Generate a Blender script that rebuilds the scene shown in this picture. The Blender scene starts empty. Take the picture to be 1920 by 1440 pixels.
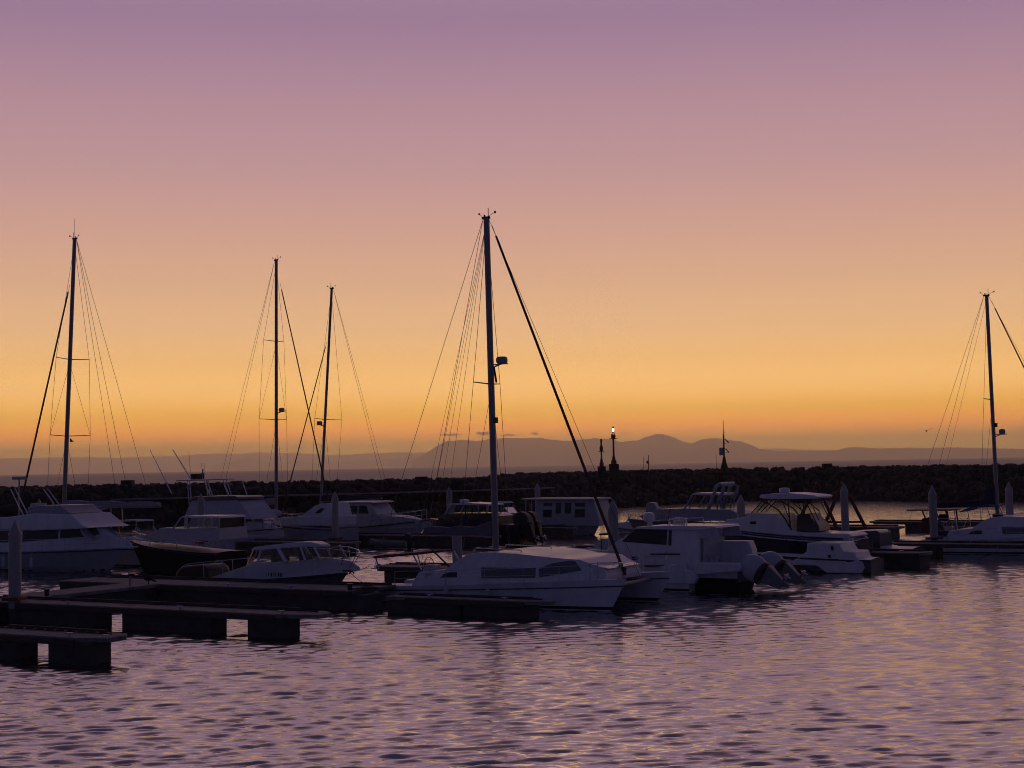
import bpy, bmesh, math, random
import numpy as np
from mathutils import Vector, Matrix
random.seed(7); rng = np.random.default_rng(7)
R = math.radians
S = bpy.context.scene
C = S.collection

# ------------------------------------------------------------------ camera
F, CX, CY, CAMZ = 2800.0, 960.0, 720.0, 6.0          # focal length in pixels of the 1920x1440 photograph
PITCH, ROLL = R(3.13), R(-1.014)
cam = bpy.data.cameras.new('camera'); camo = bpy.data.objects.new('camera', cam); C.objects.link(camo)
cam.sensor_width = 36.0; cam.lens = 36.0 * F / 1920.0
cam.clip_start = 0.5; cam.clip_end = 250000
CAMR = Matrix.Rotation(math.pi / 2 + PITCH, 3, 'X') @ Matrix.Rotation(ROLL, 3, 'Z')
camo.matrix_world = Matrix.Translation((0, 0, CAMZ)) @ CAMR.to_4x4()
S.camera = camo
S.render.resolution_x, S.render.resolution_y = 1024, 768

# ------------------------------------------------------------------ world: dusk sky, afterglow ahead, blue behind
def srgb(r, g, b):
    f = lambda c: (c / 255 / 12.92) if c / 255 <= .04045 else ((c / 255 + .055) / 1.055) ** 2.4
    return (f(r), f(g), f(b), 1)
SKYLIN = [(0.000, 5.400, 2.793, 0.003), (0.012, 6.000, 3.103, 0.003), (0.022, 5.365, 1.590, 0.000), (0.034, 2.729, 1.285, 0.036), (0.050, 2.133, 1.149, 0.300), (0.070, 1.494, 0.837, 0.275), (0.090, 1.168, 0.692, 0.330), (0.120, 0.916, 0.537, 0.322), (0.155, 0.740, 0.424, 0.337), (0.195, 0.585, 0.342, 0.359), (0.235, 0.488, 0.285, 0.354), (0.290, 0.336, 0.204, 0.339), (0.400, 0.423, 0.270, 0.352), (0.550, 0.181, 0.102, 0.138), (0.720, 0.068, 0.041, 0.072), (1.000, 0.019, 0.021, 0.061)]
w = bpy.data.worlds.new('World'); S.world = w; w.use_nodes = True
nt = w.node_tree; nt.nodes.clear(); N = nt.nodes.new; LK = nt.links.new
out = N('ShaderNodeOutputWorld'); bg = N('ShaderNodeBackground'); LK(bg.outputs[0], out.inputs[0])
tc = N('ShaderNodeTexCoord'); sep = N('ShaderNodeSeparateXYZ'); LK(tc.outputs['Generated'], sep.inputs[0])
def ramp(stops):
    n = N('ShaderNodeValToRGB'); cr = n.color_ramp
    while len(cr.elements) > 1: cr.elements.remove(cr.elements[-1])
    cr.elements[0].position, cr.elements[0].color = stops[0]
    for p, c in stops[1:]:
        e = cr.elements.new(p); e.color = c
    return n
SKY = [(p, (r, g, b, 1)) for p, r, g, b in SKYLIN]
front = ramp(SKY); LK(sep.outputs[2], front.inputs[0])
back = ramp([(0.0, srgb(48, 47, 70)), (.15, srgb(55, 54, 85)), (.4, srgb(51, 52, 85)), (1.0, srgb(42, 44, 73))]); LK(sep.outputs[2], back.inputs[0])
mr = N('ShaderNodeMapRange'); mr.interpolation_type = 'SMOOTHSTEP'
mr.inputs[1].default_value = .30; mr.inputs[2].default_value = .95; LK(sep.outputs[1], mr.inputs[0])
mx = N('ShaderNodeMix'); mx.data_type = 'RGBA'; LK(mr.outputs[0], mx.inputs[0]); LK(back.outputs[0], mx.inputs[6]); LK(front.outputs[0], mx.inputs[7])
LK(mx.outputs[2], bg.inputs[0]); bg.inputs[1].default_value = 1.0

# ------------------------------------------------------------------ sun: just gone, only its soft afterglow
sd = bpy.data.lights.new('sun', 'SUN'); sd.energy = 0.03; sd.angle = R(14); sd.color = (1.0, .62, .34)
so = bpy.data.objects.new('sun', sd); C.objects.link(so)
so.rotation_euler = (R(90 - 3.5), 0, R(180 - 2)); so.location = (0, 300, 60)

S.view_settings.view_transform = 'Standard'; S.view_settings.look = 'None'
S.view_settings.exposure = 0; S.view_settings.gamma = 1
S.render.engine = 'CYCLES'
S.cycles.use_denoising = True; S.cycles.pixel_filter_type = 'BLACKMAN_HARRIS'; S.cycles.filter_width = 1.0
S.cycles.max_bounces = 8; S.cycles.volume_bounces = 2; S.cycles.transparent_max_bounces = 16

# ------------------------------------------------------------------ pixel of the photograph -> place in the marina
def ray(px, py):
    return (CAMR @ Vector(((px - CX) / F, -(py - CY) / F, -1.0))).normalized()
CAMP = Vector((0, 0, CAMZ))
def G(px, py, z=0.0):
    d = ray(px, py); return CAMP + d * ((z - CAMZ) / d.z)
def D(px, py, Y):
    d = ray(px, py); return CAMP + d * (Y / d.y)
ANG = R(-31)
U = Vector((math.cos(ANG), math.sin(ANG), 0)); V = Vector((-math.sin(ANG), math.cos(ANG), 0))   # along / across the fingers

# ------------------------------------------------------------------ materials
MATS = {}
def mat(name, col, rough=.5, metal=0., noise=.15, scale=3., bump=0., coat=0., spec=.5, col2=None, stretch=None):
    if name in MATS: return MATS[name]
    m = bpy.data.materials.new(name); m.use_nodes = True; t = m.node_tree
    p = t.nodes['Principled BSDF']; p.inputs['Metallic'].default_value = metal
    p.inputs['Coat Weight'].default_value = coat; p.inputs['Specular IOR Level'].default_value = spec
    c = t.nodes.new('ShaderNodeTexCoord'); n = t.nodes.new('ShaderNodeTexNoise')
    n.inputs['Scale'].default_value = scale; n.inputs['Detail'].default_value = 6; n.inputs['Roughness'].default_value = .65
    if stretch:
        mp = t.nodes.new('ShaderNodeMapping'); mp.inputs['Scale'].default_value = stretch
        t.links.new(c.outputs['Object'], mp.inputs[0]); t.links.new(mp.outputs[0], n.inputs['Vector'])
    else: t.links.new(c.outputs['Object'], n.inputs['Vector'])
    r = t.nodes.new('ShaderNodeValToRGB'); r.color_ramp.elements[0].position = .3; r.color_ramp.elements[1].position = .72
    lo = col2 or tuple(x * (1 - noise * 2) for x in col); r.color_ramp.elements[0].color = (*lo, 1); r.color_ramp.elements[1].color = (*col, 1)
    t.links.new(n.outputs['Fac'], r.inputs[0]); t.links.new(r.outputs[0], p.inputs['Base Color'])
    q = t.nodes.new('ShaderNodeMapRange'); q.inputs[3].default_value = max(.03, rough - .12); q.inputs[4].default_value = min(1, rough + .12)
    t.links.new(n.outputs['Fac'], q.inputs[0]); t.links.new(q.outputs[0], p.inputs['Roughness'])
    if bump:
        b = t.nodes.new('ShaderNodeBump'); b.inputs['Strength'].default_value = .6; b.inputs['Distance'].default_value = bump
        t.links.new(n.outputs['Fac'], b.inputs['Height']); t.links.new(b.outputs[0], p.inputs['Normal'])
    MATS[name] = m; return m
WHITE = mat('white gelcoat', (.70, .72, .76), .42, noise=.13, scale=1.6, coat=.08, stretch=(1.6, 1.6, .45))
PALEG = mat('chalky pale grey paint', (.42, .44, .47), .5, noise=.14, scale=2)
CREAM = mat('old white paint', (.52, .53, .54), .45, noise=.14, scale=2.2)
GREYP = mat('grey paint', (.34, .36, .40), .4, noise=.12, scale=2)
DGREY = mat('dark grey paint and hull shade', (.10, .105, .12), .35, noise=.2, scale=1.5)
MATTEBLK = mat('matte black paint and stern shade', (.022, .02, .024), .85, noise=.2, spec=.15)  # black for stripes and a dark hull; also painted shade under a stern
NAVY = mat('navy gelcoat', (.016, .02, .035), .3, noise=.2, scale=1.5, coat=.2)
BLACKP = mat('black plastic', (.02, .02, .022), .45, noise=.2)
SMOKE = mat('smoked acrylic window', (.13, .135, .15), .16, noise=.1)
TINT = mat('tinted window', (.02, .022, .026), .10, noise=.1, spec=.45)
CANVAS = mat('navy canvas', (.03, .035, .075), .85, noise=.2, scale=5, bump=.01)
BLUEC = mat('blue canvas', (.05, .07, .26), .8, noise=.15, scale=5, bump=.01)
MAROON = mat('maroon canvas', (.12, .03, .035), .85, noise=.2, scale=5, bump=.01)
LCANV = mat('pale canvas', (.52, .53, .60), .8, noise=.12, scale=4, bump=.01)
FURL = mat('rolled sail cover', (.10, .05, .04), .85, noise=.2, scale=6, bump=.01)
ALU = mat('anodised aluminium', (.26, .26, .28), .42, metal=.4, noise=.1, scale=1.5)
STEEL = mat('stainless steel', (.62, .62, .64), .2, metal=1., noise=.05)
WIRE = mat('rigging wire', (.10, .095, .09), .5, metal=.2)
ROPE = mat('mooring rope', (.12, .10, .09), .9)
REDST = mat('red lead steel', (.14, .035, .028), .6, noise=.2, scale=4)
CONC = mat('concrete deck', (.27, .26, .25), .85, noise=.32, scale=1.9, bump=.015)
FLOATM = mat('weedy concrete float', (.085, .085, .075), .8, noise=.3, scale=1.8, bump=.02, col2=(.03, .035, .025))
TIMBER = mat('dock waler timber', (.09, .07, .055), .85, noise=.25, scale=2, stretch=(.3, 3, 3), bump=.01)
PILEM = mat('pile sleeve', (.42, .41, .41), .6, noise=.2, scale=1.2, stretch=(2, 2, .3))
ROCK = mat('breakwater rock', (.045, .044, .036), .9, noise=.35, scale=.8, bump=.05, col2=(.014, .014, .012))
MTN = mat('mountain scrub', (.07, .07, .05), 1., noise=.3, scale=.0008)
CLOUD = mat('cloud', (.55, .52, .55), 1., noise=.1, scale=.002)
BIRDM = mat('dark feathers', (.03, .028, .028), .8)
RUBBER = mat('grey hypalon', (.12, .12, .13), .6)
ENGINE = mat('engine cowling', (.46, .47, .51), .35, noise=.08, coat=.2)
YELLOW = mat('yellow bucket', (.5, .36, .05), .5)
def glassmat():
    m = bpy.data.materials.new('clear glass'); m.use_nodes = True; t = m.node_tree; t.nodes.remove(t.nodes['Principled BSDF'])
    a = t.nodes.new('ShaderNodeBsdfTransparent'); a.inputs[0].default_value = (.74, .77, .70, 1)
    g = t.nodes.new('ShaderNodeBsdfGlossy'); g.inputs['Roughness'].default_value = .05; g.inputs[0].default_value = (.8, .8, .8, 1)
    f = t.nodes.new('ShaderNodeFresnel'); f.inputs[0].default_value = 1.45
    x = t.nodes.new('ShaderNodeMixShader'); t.links.new(f.outputs[0], x.inputs[0]); t.links.new(a.outputs[0], x.inputs[1]); t.links.new(g.outputs[0], x.inputs[2])
    t.links.new(x.outputs[0], t.nodes['Material Output'].inputs[0]); return m
GLASS = glassmat()
def emitmat(name, col, st):
    m = bpy.data.materials.new(name); m.use_nodes = True; t = m.node_tree; p = t.nodes['Principled BSDF']
    p.inputs['Base Color'].default_value = (*col, 1); p.inputs['Emission Color'].default_value = (*col, 1); p.inputs['Emission Strength'].default_value = st
    return m
LAMP = emitmat('lit lamp', (1., .93, .78), 4.0)

# ------------------------------------------------------------------ mesh builder
def frame(d):
    d = d.normalized(); a = Vector((0, 0, 1)) if abs(d.z) < .9 else Vector((1, 0, 0))
    x = d.cross(a).normalized(); return x, d.cross(x).normalized()
class MB:
    def __init__(s): s.v = []; s.f = []
    def add(s, vs, fs):
        o = len(s.v); s.v += [tuple(v) for v in vs]; s.f += [tuple(i + o for i in f) for f in fs]; return s
    def tube(s, pts, r, n=6, r2=None):
        pts = [Vector(p) for p in pts]; vs = []; m = len(pts); r2 = r if r2 is None else r2
        for i, p in enumerate(pts):
            d = pts[min(i + 1, m - 1)] - pts[max(i - 1, 0)]
            x, y = frame(d); rr = r + (r2 - r) * i / max(1, m - 1)
            for k in range(n):
                a = 2 * math.pi * k / n; vs.append(p + x * math.cos(a) * rr + y * math.sin(a) * rr)
        fs = [(i * n + k, i * n + (k + 1) % n, (i + 1) * n + (k + 1) % n, (i + 1) * n + k) for i in range(m - 1) for k in range(n)]
        fs += [tuple(range(n)), tuple((m - 1) * n + k for k in range(n))]
        return s.add(vs, fs)
    def box(s, a, b):
        x0, y0, z0 = a; x1, y1, z1 = b
        return s.add([(x, y, z) for x in (x0, x1) for y in (y0, y1) for z in (z0, z1)],
                     [(0, 1, 3, 2), (4, 6, 7, 5), (0, 4, 5, 1), (2, 3, 7, 6), (0, 2, 6, 4), (1, 5, 7, 3)])
    def _sheet(s, prof, fa, fb, seg=.7):
        """closed slab between two height fields fa, fb (functions x,z -> y) over the outline prof, finely cut so it follows curves"""
        bm = bmesh.new(); f = bm.faces.new([bm.verts.new((x, 0, z)) for x, z in prof]); bmesh.ops.triangulate(bm, faces=[f])
        for _ in range(4):
            lg = [e for e in bm.edges if e.calc_length() > seg]
            if not lg: break
            bmesh.ops.subdivide_edges(bm, edges=lg, cuts=1); bmesh.ops.triangulate(bm, faces=bm.faces[:])
        bm.verts.ensure_lookup_table(); n = len(bm.verts); idx = {v: i for i, v in enumerate(bm.verts)}
        vs = [(v.co.x, fa(v.co.x, v.co.z), v.co.z) for v in bm.verts] + [(v.co.x, fb(v.co.x, v.co.z), v.co.z) for v in bm.verts]
        fs = [tuple(idx[v] for v in g.verts) for g in bm.faces]; fs += [tuple(n + i for i in g[::-1]) for g in fs]
        fs += [(idx[e.verts[0]], idx[e.verts[1]], n + idx[e.verts[1]], n + idx[e.verts[0]]) for e in bm.edges if len(e.link_faces) == 1]
        bm.free(); return s.add(vs, fs)
    def cab(s, prof, w, y0=0.):
        """solid from a side profile [(x,z)], half width w (number or function of x,z)"""
        if callable(w): return s._sheet(prof, lambda x, z: y0 - w(x, z), lambda x, z: y0 + w(x, z))
        n = len(prof); vs = [(x, y0 - w, z) for x, z in prof] + [(x, y0 + w, z) for x, z in prof]
        return s.add(vs, [tuple(range(n)), tuple(range(2 * n - 1, n - 1, -1))] + [(i, (i + 1) % n, n + (i + 1) % n, n + i) for i in range(n)])
    def pane(s, prof, w, side, y0=0., out=.014, t=.05):
        wf = w if callable(w) else (lambda x, z: w)
        return s._sheet(prof, lambda x, z: y0 + side * (wf(x, z) + out), lambda x, z: y0 + side * (wf(x, z) + out - t), .5)
    def lathe(s, prof, c=(0, 0, 0), n=12, axis='Z'):
        vs = []
        for r, z in prof:
            for k in range(n):
                a = 2 * math.pi * k / n; p = (r * math.cos(a), r * math.sin(a), z)
                if axis == 'X': p = (p[2], p[0], p[1])
                vs.append((c[0] + p[0], c[1] + p[1], c[2] + p[2]))
        m = len(prof)
        fs = [(i * n + k, i * n + (k + 1) % n, (i + 1) * n + (k + 1) % n, (i + 1) * n + k) for i in range(m - 1) for k in range(n)]
        return s.add(vs, fs + [tuple(range(n)), tuple((m - 1) * n + k for k in range(n))])
    def blob(s, c, r, n=10, m=6):
        return s.lathe([(max(.001, r[0] * math.sin(math.pi * i / m)), -r[2] * math.cos(math.pi * i / m)) for i in range(m + 1)], c, n) if r[0] == r[1] else s.ell(c, r, n, m)
    def ell(s, c, r, n=10, m=6):
        vs = []
        for i in range(m + 1):
            th = math.pi * i / m
            for k in range(n):
                a = 2 * math.pi * k / n; q = max(.002, math.sin(th))
                vs.append((c[0] + r[0] * q * math.cos(a), c[1] + r[1] * q * math.sin(a), c[2] - r[2] * math.cos(th)))
        fs = [(i * n + k, i * n + (k + 1) % n, (i + 1) * n + (k + 1) % n, (i + 1) * n + k) for i in range(m) for k in range(n)]
        return s.add(vs, fs + [tuple(range(n)), tuple(m * n + k for k in range(n))])
    def build(s, name, material, parent=None, bevel=0., smooth=True, ang=32, link=True):
        me = bpy.data.meshes.new(name); me.from_pydata(s.v, [], s.f); me.materials.append(material)
        bm = bmesh.new(); bm.from_mesh(me); bmesh.ops.recalc_face_normals(bm, faces=bm.faces); bm.to_mesh(me); bm.free()
        if smooth:
            me.polygons.foreach_set('use_smooth', [True] * len(me.polygons)); me.set_sharp_from_angle(angle=R(ang))
        o = bpy.data.objects.new(name, me); C.objects.link(o)
        if parent is not None: o.parent = parent
        if bevel:
            b = o.modifiers.new('bevel', 'BEVEL'); b.width = bevel; b.segments = 2; b.limit_method = 'ANGLE'; b.angle_limit = R(35); b.harden_normals = False
        return o
def tag(o, label, cat, group=None):
    o['label'] = label; o['category'] = cat
    if group: o['group'] = group
    return o
def empty(name, label, cat, loc, rz=0., group=None):
    o = bpy.data.objects.new(name, None); C.objects.link(o); o.location = loc; o.rotation_euler = (0, 0, rz); o.empty_display_size = .5
    return tag(o, label, cat, group)
def struct(o, kind='structure'): o['kind'] = kind; return o

class Boat:
    """local frame: x forward with 0 at the bow tip, y to port, z up from the water"""
    def __init__(s, name, label, cat, px, py, Y, right=True, group=None, turn=0.):
        p = D(px, py, Y); s.o = Vector((p.x, p.y, 0)); s.right = right
        s.h = (ANG if right else ANG + math.pi) + R(turn)
        s.x = Vector((math.cos(s.h), math.sin(s.h), 0)); s.y = Vector((-math.sin(s.h), math.cos(s.h), 0))
        s.near = -1 if right else 1                                  # sign of local y on the side that faces the quay
        s.root = empty(name, label, cat, s.o, s.h, group)
    def L(s, px, py, y=0.):
        d = ray(px, py); c = s.o + s.y * y; t = (c - CAMP).dot(s.y) / d.dot(s.y)
        p = CAMP + d * t; return ((p - s.o).dot(s.x), p.z)
    def P(s, pts, y=0.): return [s.L(a, b, y) for a, b in pts]
    def part(s, name, mb, m, bevel=0., parent=None, label=None, **k):
        o = mb.build(name, m, parent or s.root, bevel, **k)
        if label: o['label'] = label
        return o

def hull(b, Ln, B, zb, zs, rake=1., y0=0., m=WHITE, dm=WHITE, draft=.3, flare=.86, pw=2.3, rail=BLACKP, cut=0., sheer=1.6, name='hull', deck=True):
    n = 22; lev = [-1, -.5, 0, .3, .65, 1.]
    def half(t, k):
        hs = B / 2 * (1 - max(0, (t - .38) / .62) ** pw) * (.92 + .08 * min(1, t / .3))
        hw = B / 2 * flare * (1 - max(0, (t - .2) / .8) ** 1.7)
        if k >= 0: return hw + (hs - hw) * k ** 1.2
        return hw * (1 + .75 * k)
    def zz(t, k):
        s_ = zs + (zb - zs) * t ** sheer
        return s_ * k if k >= 0 else draft * k
    def xx(t, k):
        kk = max(0, k); return -Ln + t * (Ln - rake * (1 - kk)) - cut * (kk) * (1 - t) * -1 * (1 if t < .5 else 0)
    rows = []; H = MB()
    for i in range(n + 1):
        t = i / n
        row = [(xx(t, k), y0 - half(t, k), zz(t, k)) for k in reversed(lev)] + [(xx(t, k), y0 + half(t, k), zz(t, k)) for k in lev]
        rows.append(row)
    w = len(rows[0]); vs = [v for r in rows for v in r]
    fs = [(i * w + j, i * w + j + 1, (i + 1) * w + j + 1, (i + 1) * w + j) for i in range(n) for j in range(w - 1)]
    fs.append(tuple(range(w)))
    H.add(vs, fs); ho = b.part(name, H, m, ang=50)
    Bs = MB()
    for sg in (-1, 1):
        vv = []
        for i in range(n + 1):
            t = i / n
            for k in (.03, .13): vv.append((xx(t, k), y0 + sg * (half(t, k) + .006), zz(t, k)))
        Bs.add(vv, [(2 * i, 2 * i + 1, 2 * i + 3, 2 * i + 2) for i in range(n)])
    b.part('boot_stripe', Bs, MATTEBLK)
    if deck:
        Dk = MB(); dv = []
        for i in range(n + 1):
            t = i / n; x, z = xx(t, 1), zz(t, 1); h = half(t, 1)
            for q in (-1, -.5, 0, .5, 1): dv.append((x, y0 + q * h, z + .004 + .06 * (1 - q * q) * min(1, h / (B / 2) + .1)))
        Dk.add(dv, [(i * 5 + j, i * 5 + j + 1, (i + 1) * 5 + j + 1, (i + 1) * 5 + j) for i in range(n) for j in range(4)])
        b.part('deck', Dk, dm)
    if rail:
        Rr = MB()
        for sg in (-1, 1): Rr.tube([(xx(i / n, .93), y0 + sg * (half(i / n, .93) + .012), zz(i / n, .93)) for i in range(n + 1)], .04, 6)
        b.part('rub_rail', Rr, rail)
    return lambda t, k=1.: (xx(t, k), half(t, k), zz(t, k))

def outboard(b, x, y, z, sc=1., tilt=0., m=ENGINE, par=None):
    """cowling, leg, propeller; tilt swings the leg up and aft"""
    e = bpy.data.objects.new('outboard_motor', None); C.objects.link(e); e.parent = par or b.root; e.location = (x, y, z)
    e.rotation_euler = (0, R(tilt), 0); e.scale = (sc,) * 3
    if m is ENGINE:
        MB().ell((-.04, 0, .42), (.56, .39, .62), 20, 14).build('cowling', m, e)
        MB().lathe([(.40, -.14), (.50, -.08), (.51, .04), (.44, .12)], (-.04, 0, .02), 20).build('lower_cowling', BLACKP, e)
    c = MB(); prof = [(.34, -.02), (.48, .25), (.47, .62), (.34, .90), (.06, 1.02), (-.28, .95), (-.52, .70), (-.60, .35), (-.52, .02), (-.1, -.06)]
    if m is not ENGINE:
        c.cab(prof, lambda x, z: .34 - .10 * max(0, z - .3)); o = c.build('cowling', m, e, .14)
        MB().cab([(.36, -.03), (.30, -.16), (-.46, -.16), (-.54, -.01), (-.1, -.08)], .30).build('lower_cowling', BLACKP, e, .03)
    g = MB().cab([(.30, -.10), (.10, -.95), (-.24, -1.0), (-.52, -.10)], lambda x, z: .25 + .17 * (z + .1)).cab([(.05, -.95), (.12, -.88), (-.38, -.84), (-.40, -.97)], .09)
    g.cab([(-.02, -.70), (-.02, -1.0), (-.12, -1.22), (-.22, -1.22), (-.26, -.70)], .045)
    g.build('engine_leg', m if m is not ENGINE else mat('engine leg grey', (.2, .205, .22), .5), e, .03)
    pr = MB().lathe([(.06, -.40), (.07, -.52), (.02, -.60)], (0, 0, -.93), 8, 'X')
    for k in range(3):
        a = 2 * math.pi * k / 3; pr.add([(-.44, .03 * math.cos(a + 1.57), -.93 + .03 * math.sin(a + 1.57)), (-.47, .19 * math.cos(a + .3), -.93 + .19 * math.sin(a + .3)),
                                       (-.50, .2 * math.cos(a - .3), -.93 + .2 * math.sin(a - .3)), (-.50, -.03 * math.cos(a + 1.57), -.93 - .03 * math.sin(a + 1.57))], [(0, 1, 2, 3)])
    pr.build('propeller', STEEL, e)
    br = MB().box((-.02, -.16, -.35), (.22, .16, .03)); br.build('bracket', BLACKP, e, .02)
    return e
def rails(b, pts, r=.016, posts=(), m=STEEL, name='guard_rail'):
    q = MB().tube(pts, r)
    for a, c in posts: q.tube([a, c], r * .9)
    return b.part(name, q, m)
def dome(b, x, y, z, r=.3, h=.28, name='radar_dome', par=None, m=WHITE):
    return b.part(name, MB().lathe([(r * .8, 0), (r, h * .25), (r, h * .7), (r * .85, h), (.02, h * 1.08)], (x, y, z), 16), m, parent=par)
def fender(b, x, y, z): b.part('fender', MB().lathe([(.02, .36), (.1, .28), (.11, -.2), (.03, -.3)], (x, y, z), 8).tube([(x, y, z + .35), (x, y * .97, z + .8)], .012, 5), LCANV)

def rig(b, y0, base, top, rad, spread=(), cw=1.2, cx=-.2, deckz=1., fore=None, backs=(), boom=None, boomlift=.0, cover=CANVAS, radar=None, wr=.011, whip=None, furl=.06, sweep=.2, mm=ALU, lines=(), taper=.85):
    """mast with spreaders, shrouds, furled forestay, backstays, boom; base/top are local (x,z)"""
    pt = lambda z: base[0] + (top[0] - base[0]) * (z - base[1]) / (top[1] - base[1])
    M = MB()
    zs_ = [base[1] + (top[1] - base[1]) * i / 8 for i in range(9)]
    M.tube([(pt(z), y0, z) for z in zs_], rad, 10, rad * taper)
    mo = b.part('mast', M, mm)
    hd = MB().box((top[0] - .22, y0 - .05, top[1] - .04), (top[0] + .18, y0 + .05, top[1] + .07))
    hd.tube([(top[0] + .1, y0, top[1]), (top[0] + .1, y0, top[1] + .45)], .018, 5).tube([(top[0] - .1, y0, top[1]), (top[0] - .1, y0, top[1] + .16)], .04, 6)
    hd.tube([(top[0] + .05, y0, top[1] + .05), (top[0] + .45, y0, top[1] + .22)], .011, 5).box((top[0] + .42, y0 - .02, top[1] + .18), (top[0] + .5, y0 + .02, top[1] + .28))
    hd.tube([(top[0] - .2, y0, top[1] + .05), (top[0] - .36, y0, top[1] + .22)], .010, 5).box((top[0] - .42, y0 - .01, top[1] + .18), (top[0] - .34, y0 + .01, top[1] + .26))
    if whip: hd.tube([(top[0], y0, top[1]), (top[0], y0, top[1] + whip)], .012, 5)
    b.part('masthead_fitting', hd, BLACKP, parent=mo)
    for z, ws in spread:
        for sg in (-1, 1):
            b.part('spreader', MB().tube([(pt(z), y0, z), (pt(z) - sweep * ws, y0 + sg * ws, z + .06)], .034, 6, .024), mm, parent=mo)
    for sg in (-1, 1):
        prev = (pt(top[1] * .985), y0, top[1] * .985); q = MB(); lw = None
        pts = [prev] + [(pt(z) - sweep * ws, y0 + sg * ws, z + .06) for z, ws in sorted(spread, reverse=True)] + [(cx + base[0], y0 + sg * cw, deckz)]
        q.tube(pts, wr, 5)
        for k, (z, ws) in enumerate(sorted(spread, reverse=True)):       # diagonals and lowers
            nz = pts[k + 2]
            q.tube([(pt(z - .25), y0, z - .25), nz], wr * .85, 5)
        b.part('shroud', q, WIRE)
    if fore:
        (fx, fz), (ftx, ftz) = fore; a, c = Vector((fx, y0, fz)), Vector((ftx, y0, ftz))
        q = MB().tube([a + (c - a) * k for k in (0, .02, .04, .5, .95, .97)], furl * 1.0, 8, furl * .55).tube([a, c], wr, 5)
        q.lathe([(furl * 1.6, 0), (furl * 1.6, .12)], tuple(a + (c - a) * .012), 10)
        b.part('furled_forestay', q, FURL)
    for p in backs: b.part('backstay', MB().tube([(pt(top[1] * .995) - .2, y0, top[1] * .995), p], wr, 5), WIRE)
    for p, q_ in lines: b.part('halyard', MB().tube([p, q_], wr * .7, 5), WIRE)
    if boom:
        (x1, z1), z0 = boom
        bo = b.part('boom', MB().tube([(pt(z0) - .1, y0, z0), (x1, y0, z1)], .09, 8), mm)
        Q = MB(); k = 9; pts = []
        for i in range(k):
            t = i / (k - 1); pts.append((pt(z0) - .12 + (x1 - pt(z0) + .2) * t, z0 + (z1 - z0) * t, .26 - .13 * t + .03 * math.sin(i * 2.1)))
        up = [(x, z + .10 + h * 1.25 + (.9 * boomlift if i == 0 else (.35 * boomlift if i == 1 else 0))) for i, (x, z, h) in enumerate(pts)]; dn = [(x, z - .02) for x, z, h in pts]
        Q.cab(dn + up[::-1], .15, y0); b.part('sail_cover', Q, cover, .04)
    if radar:
        z, side, r = radar
        dm = MB().lathe([(r * .8, 0), (r, .07), (r, .22), (r * .8, .30), (.02, .32)], (pt(z) + side * (.33 + r), y0, z + .04), 14)
        dm.tube([(pt(z), y0, z - .15), (pt(z) + side * (.33 + r), y0, z + .04)], .035, 6).tube([(pt(z), y0, z), (pt(z) + side * (.5 + r * 1.6), y0, z + .03)], .028, 6)
        b.part('radar_dome', dm, BLACKP if r < .2 else GREYP)
    return mo, pt

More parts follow.
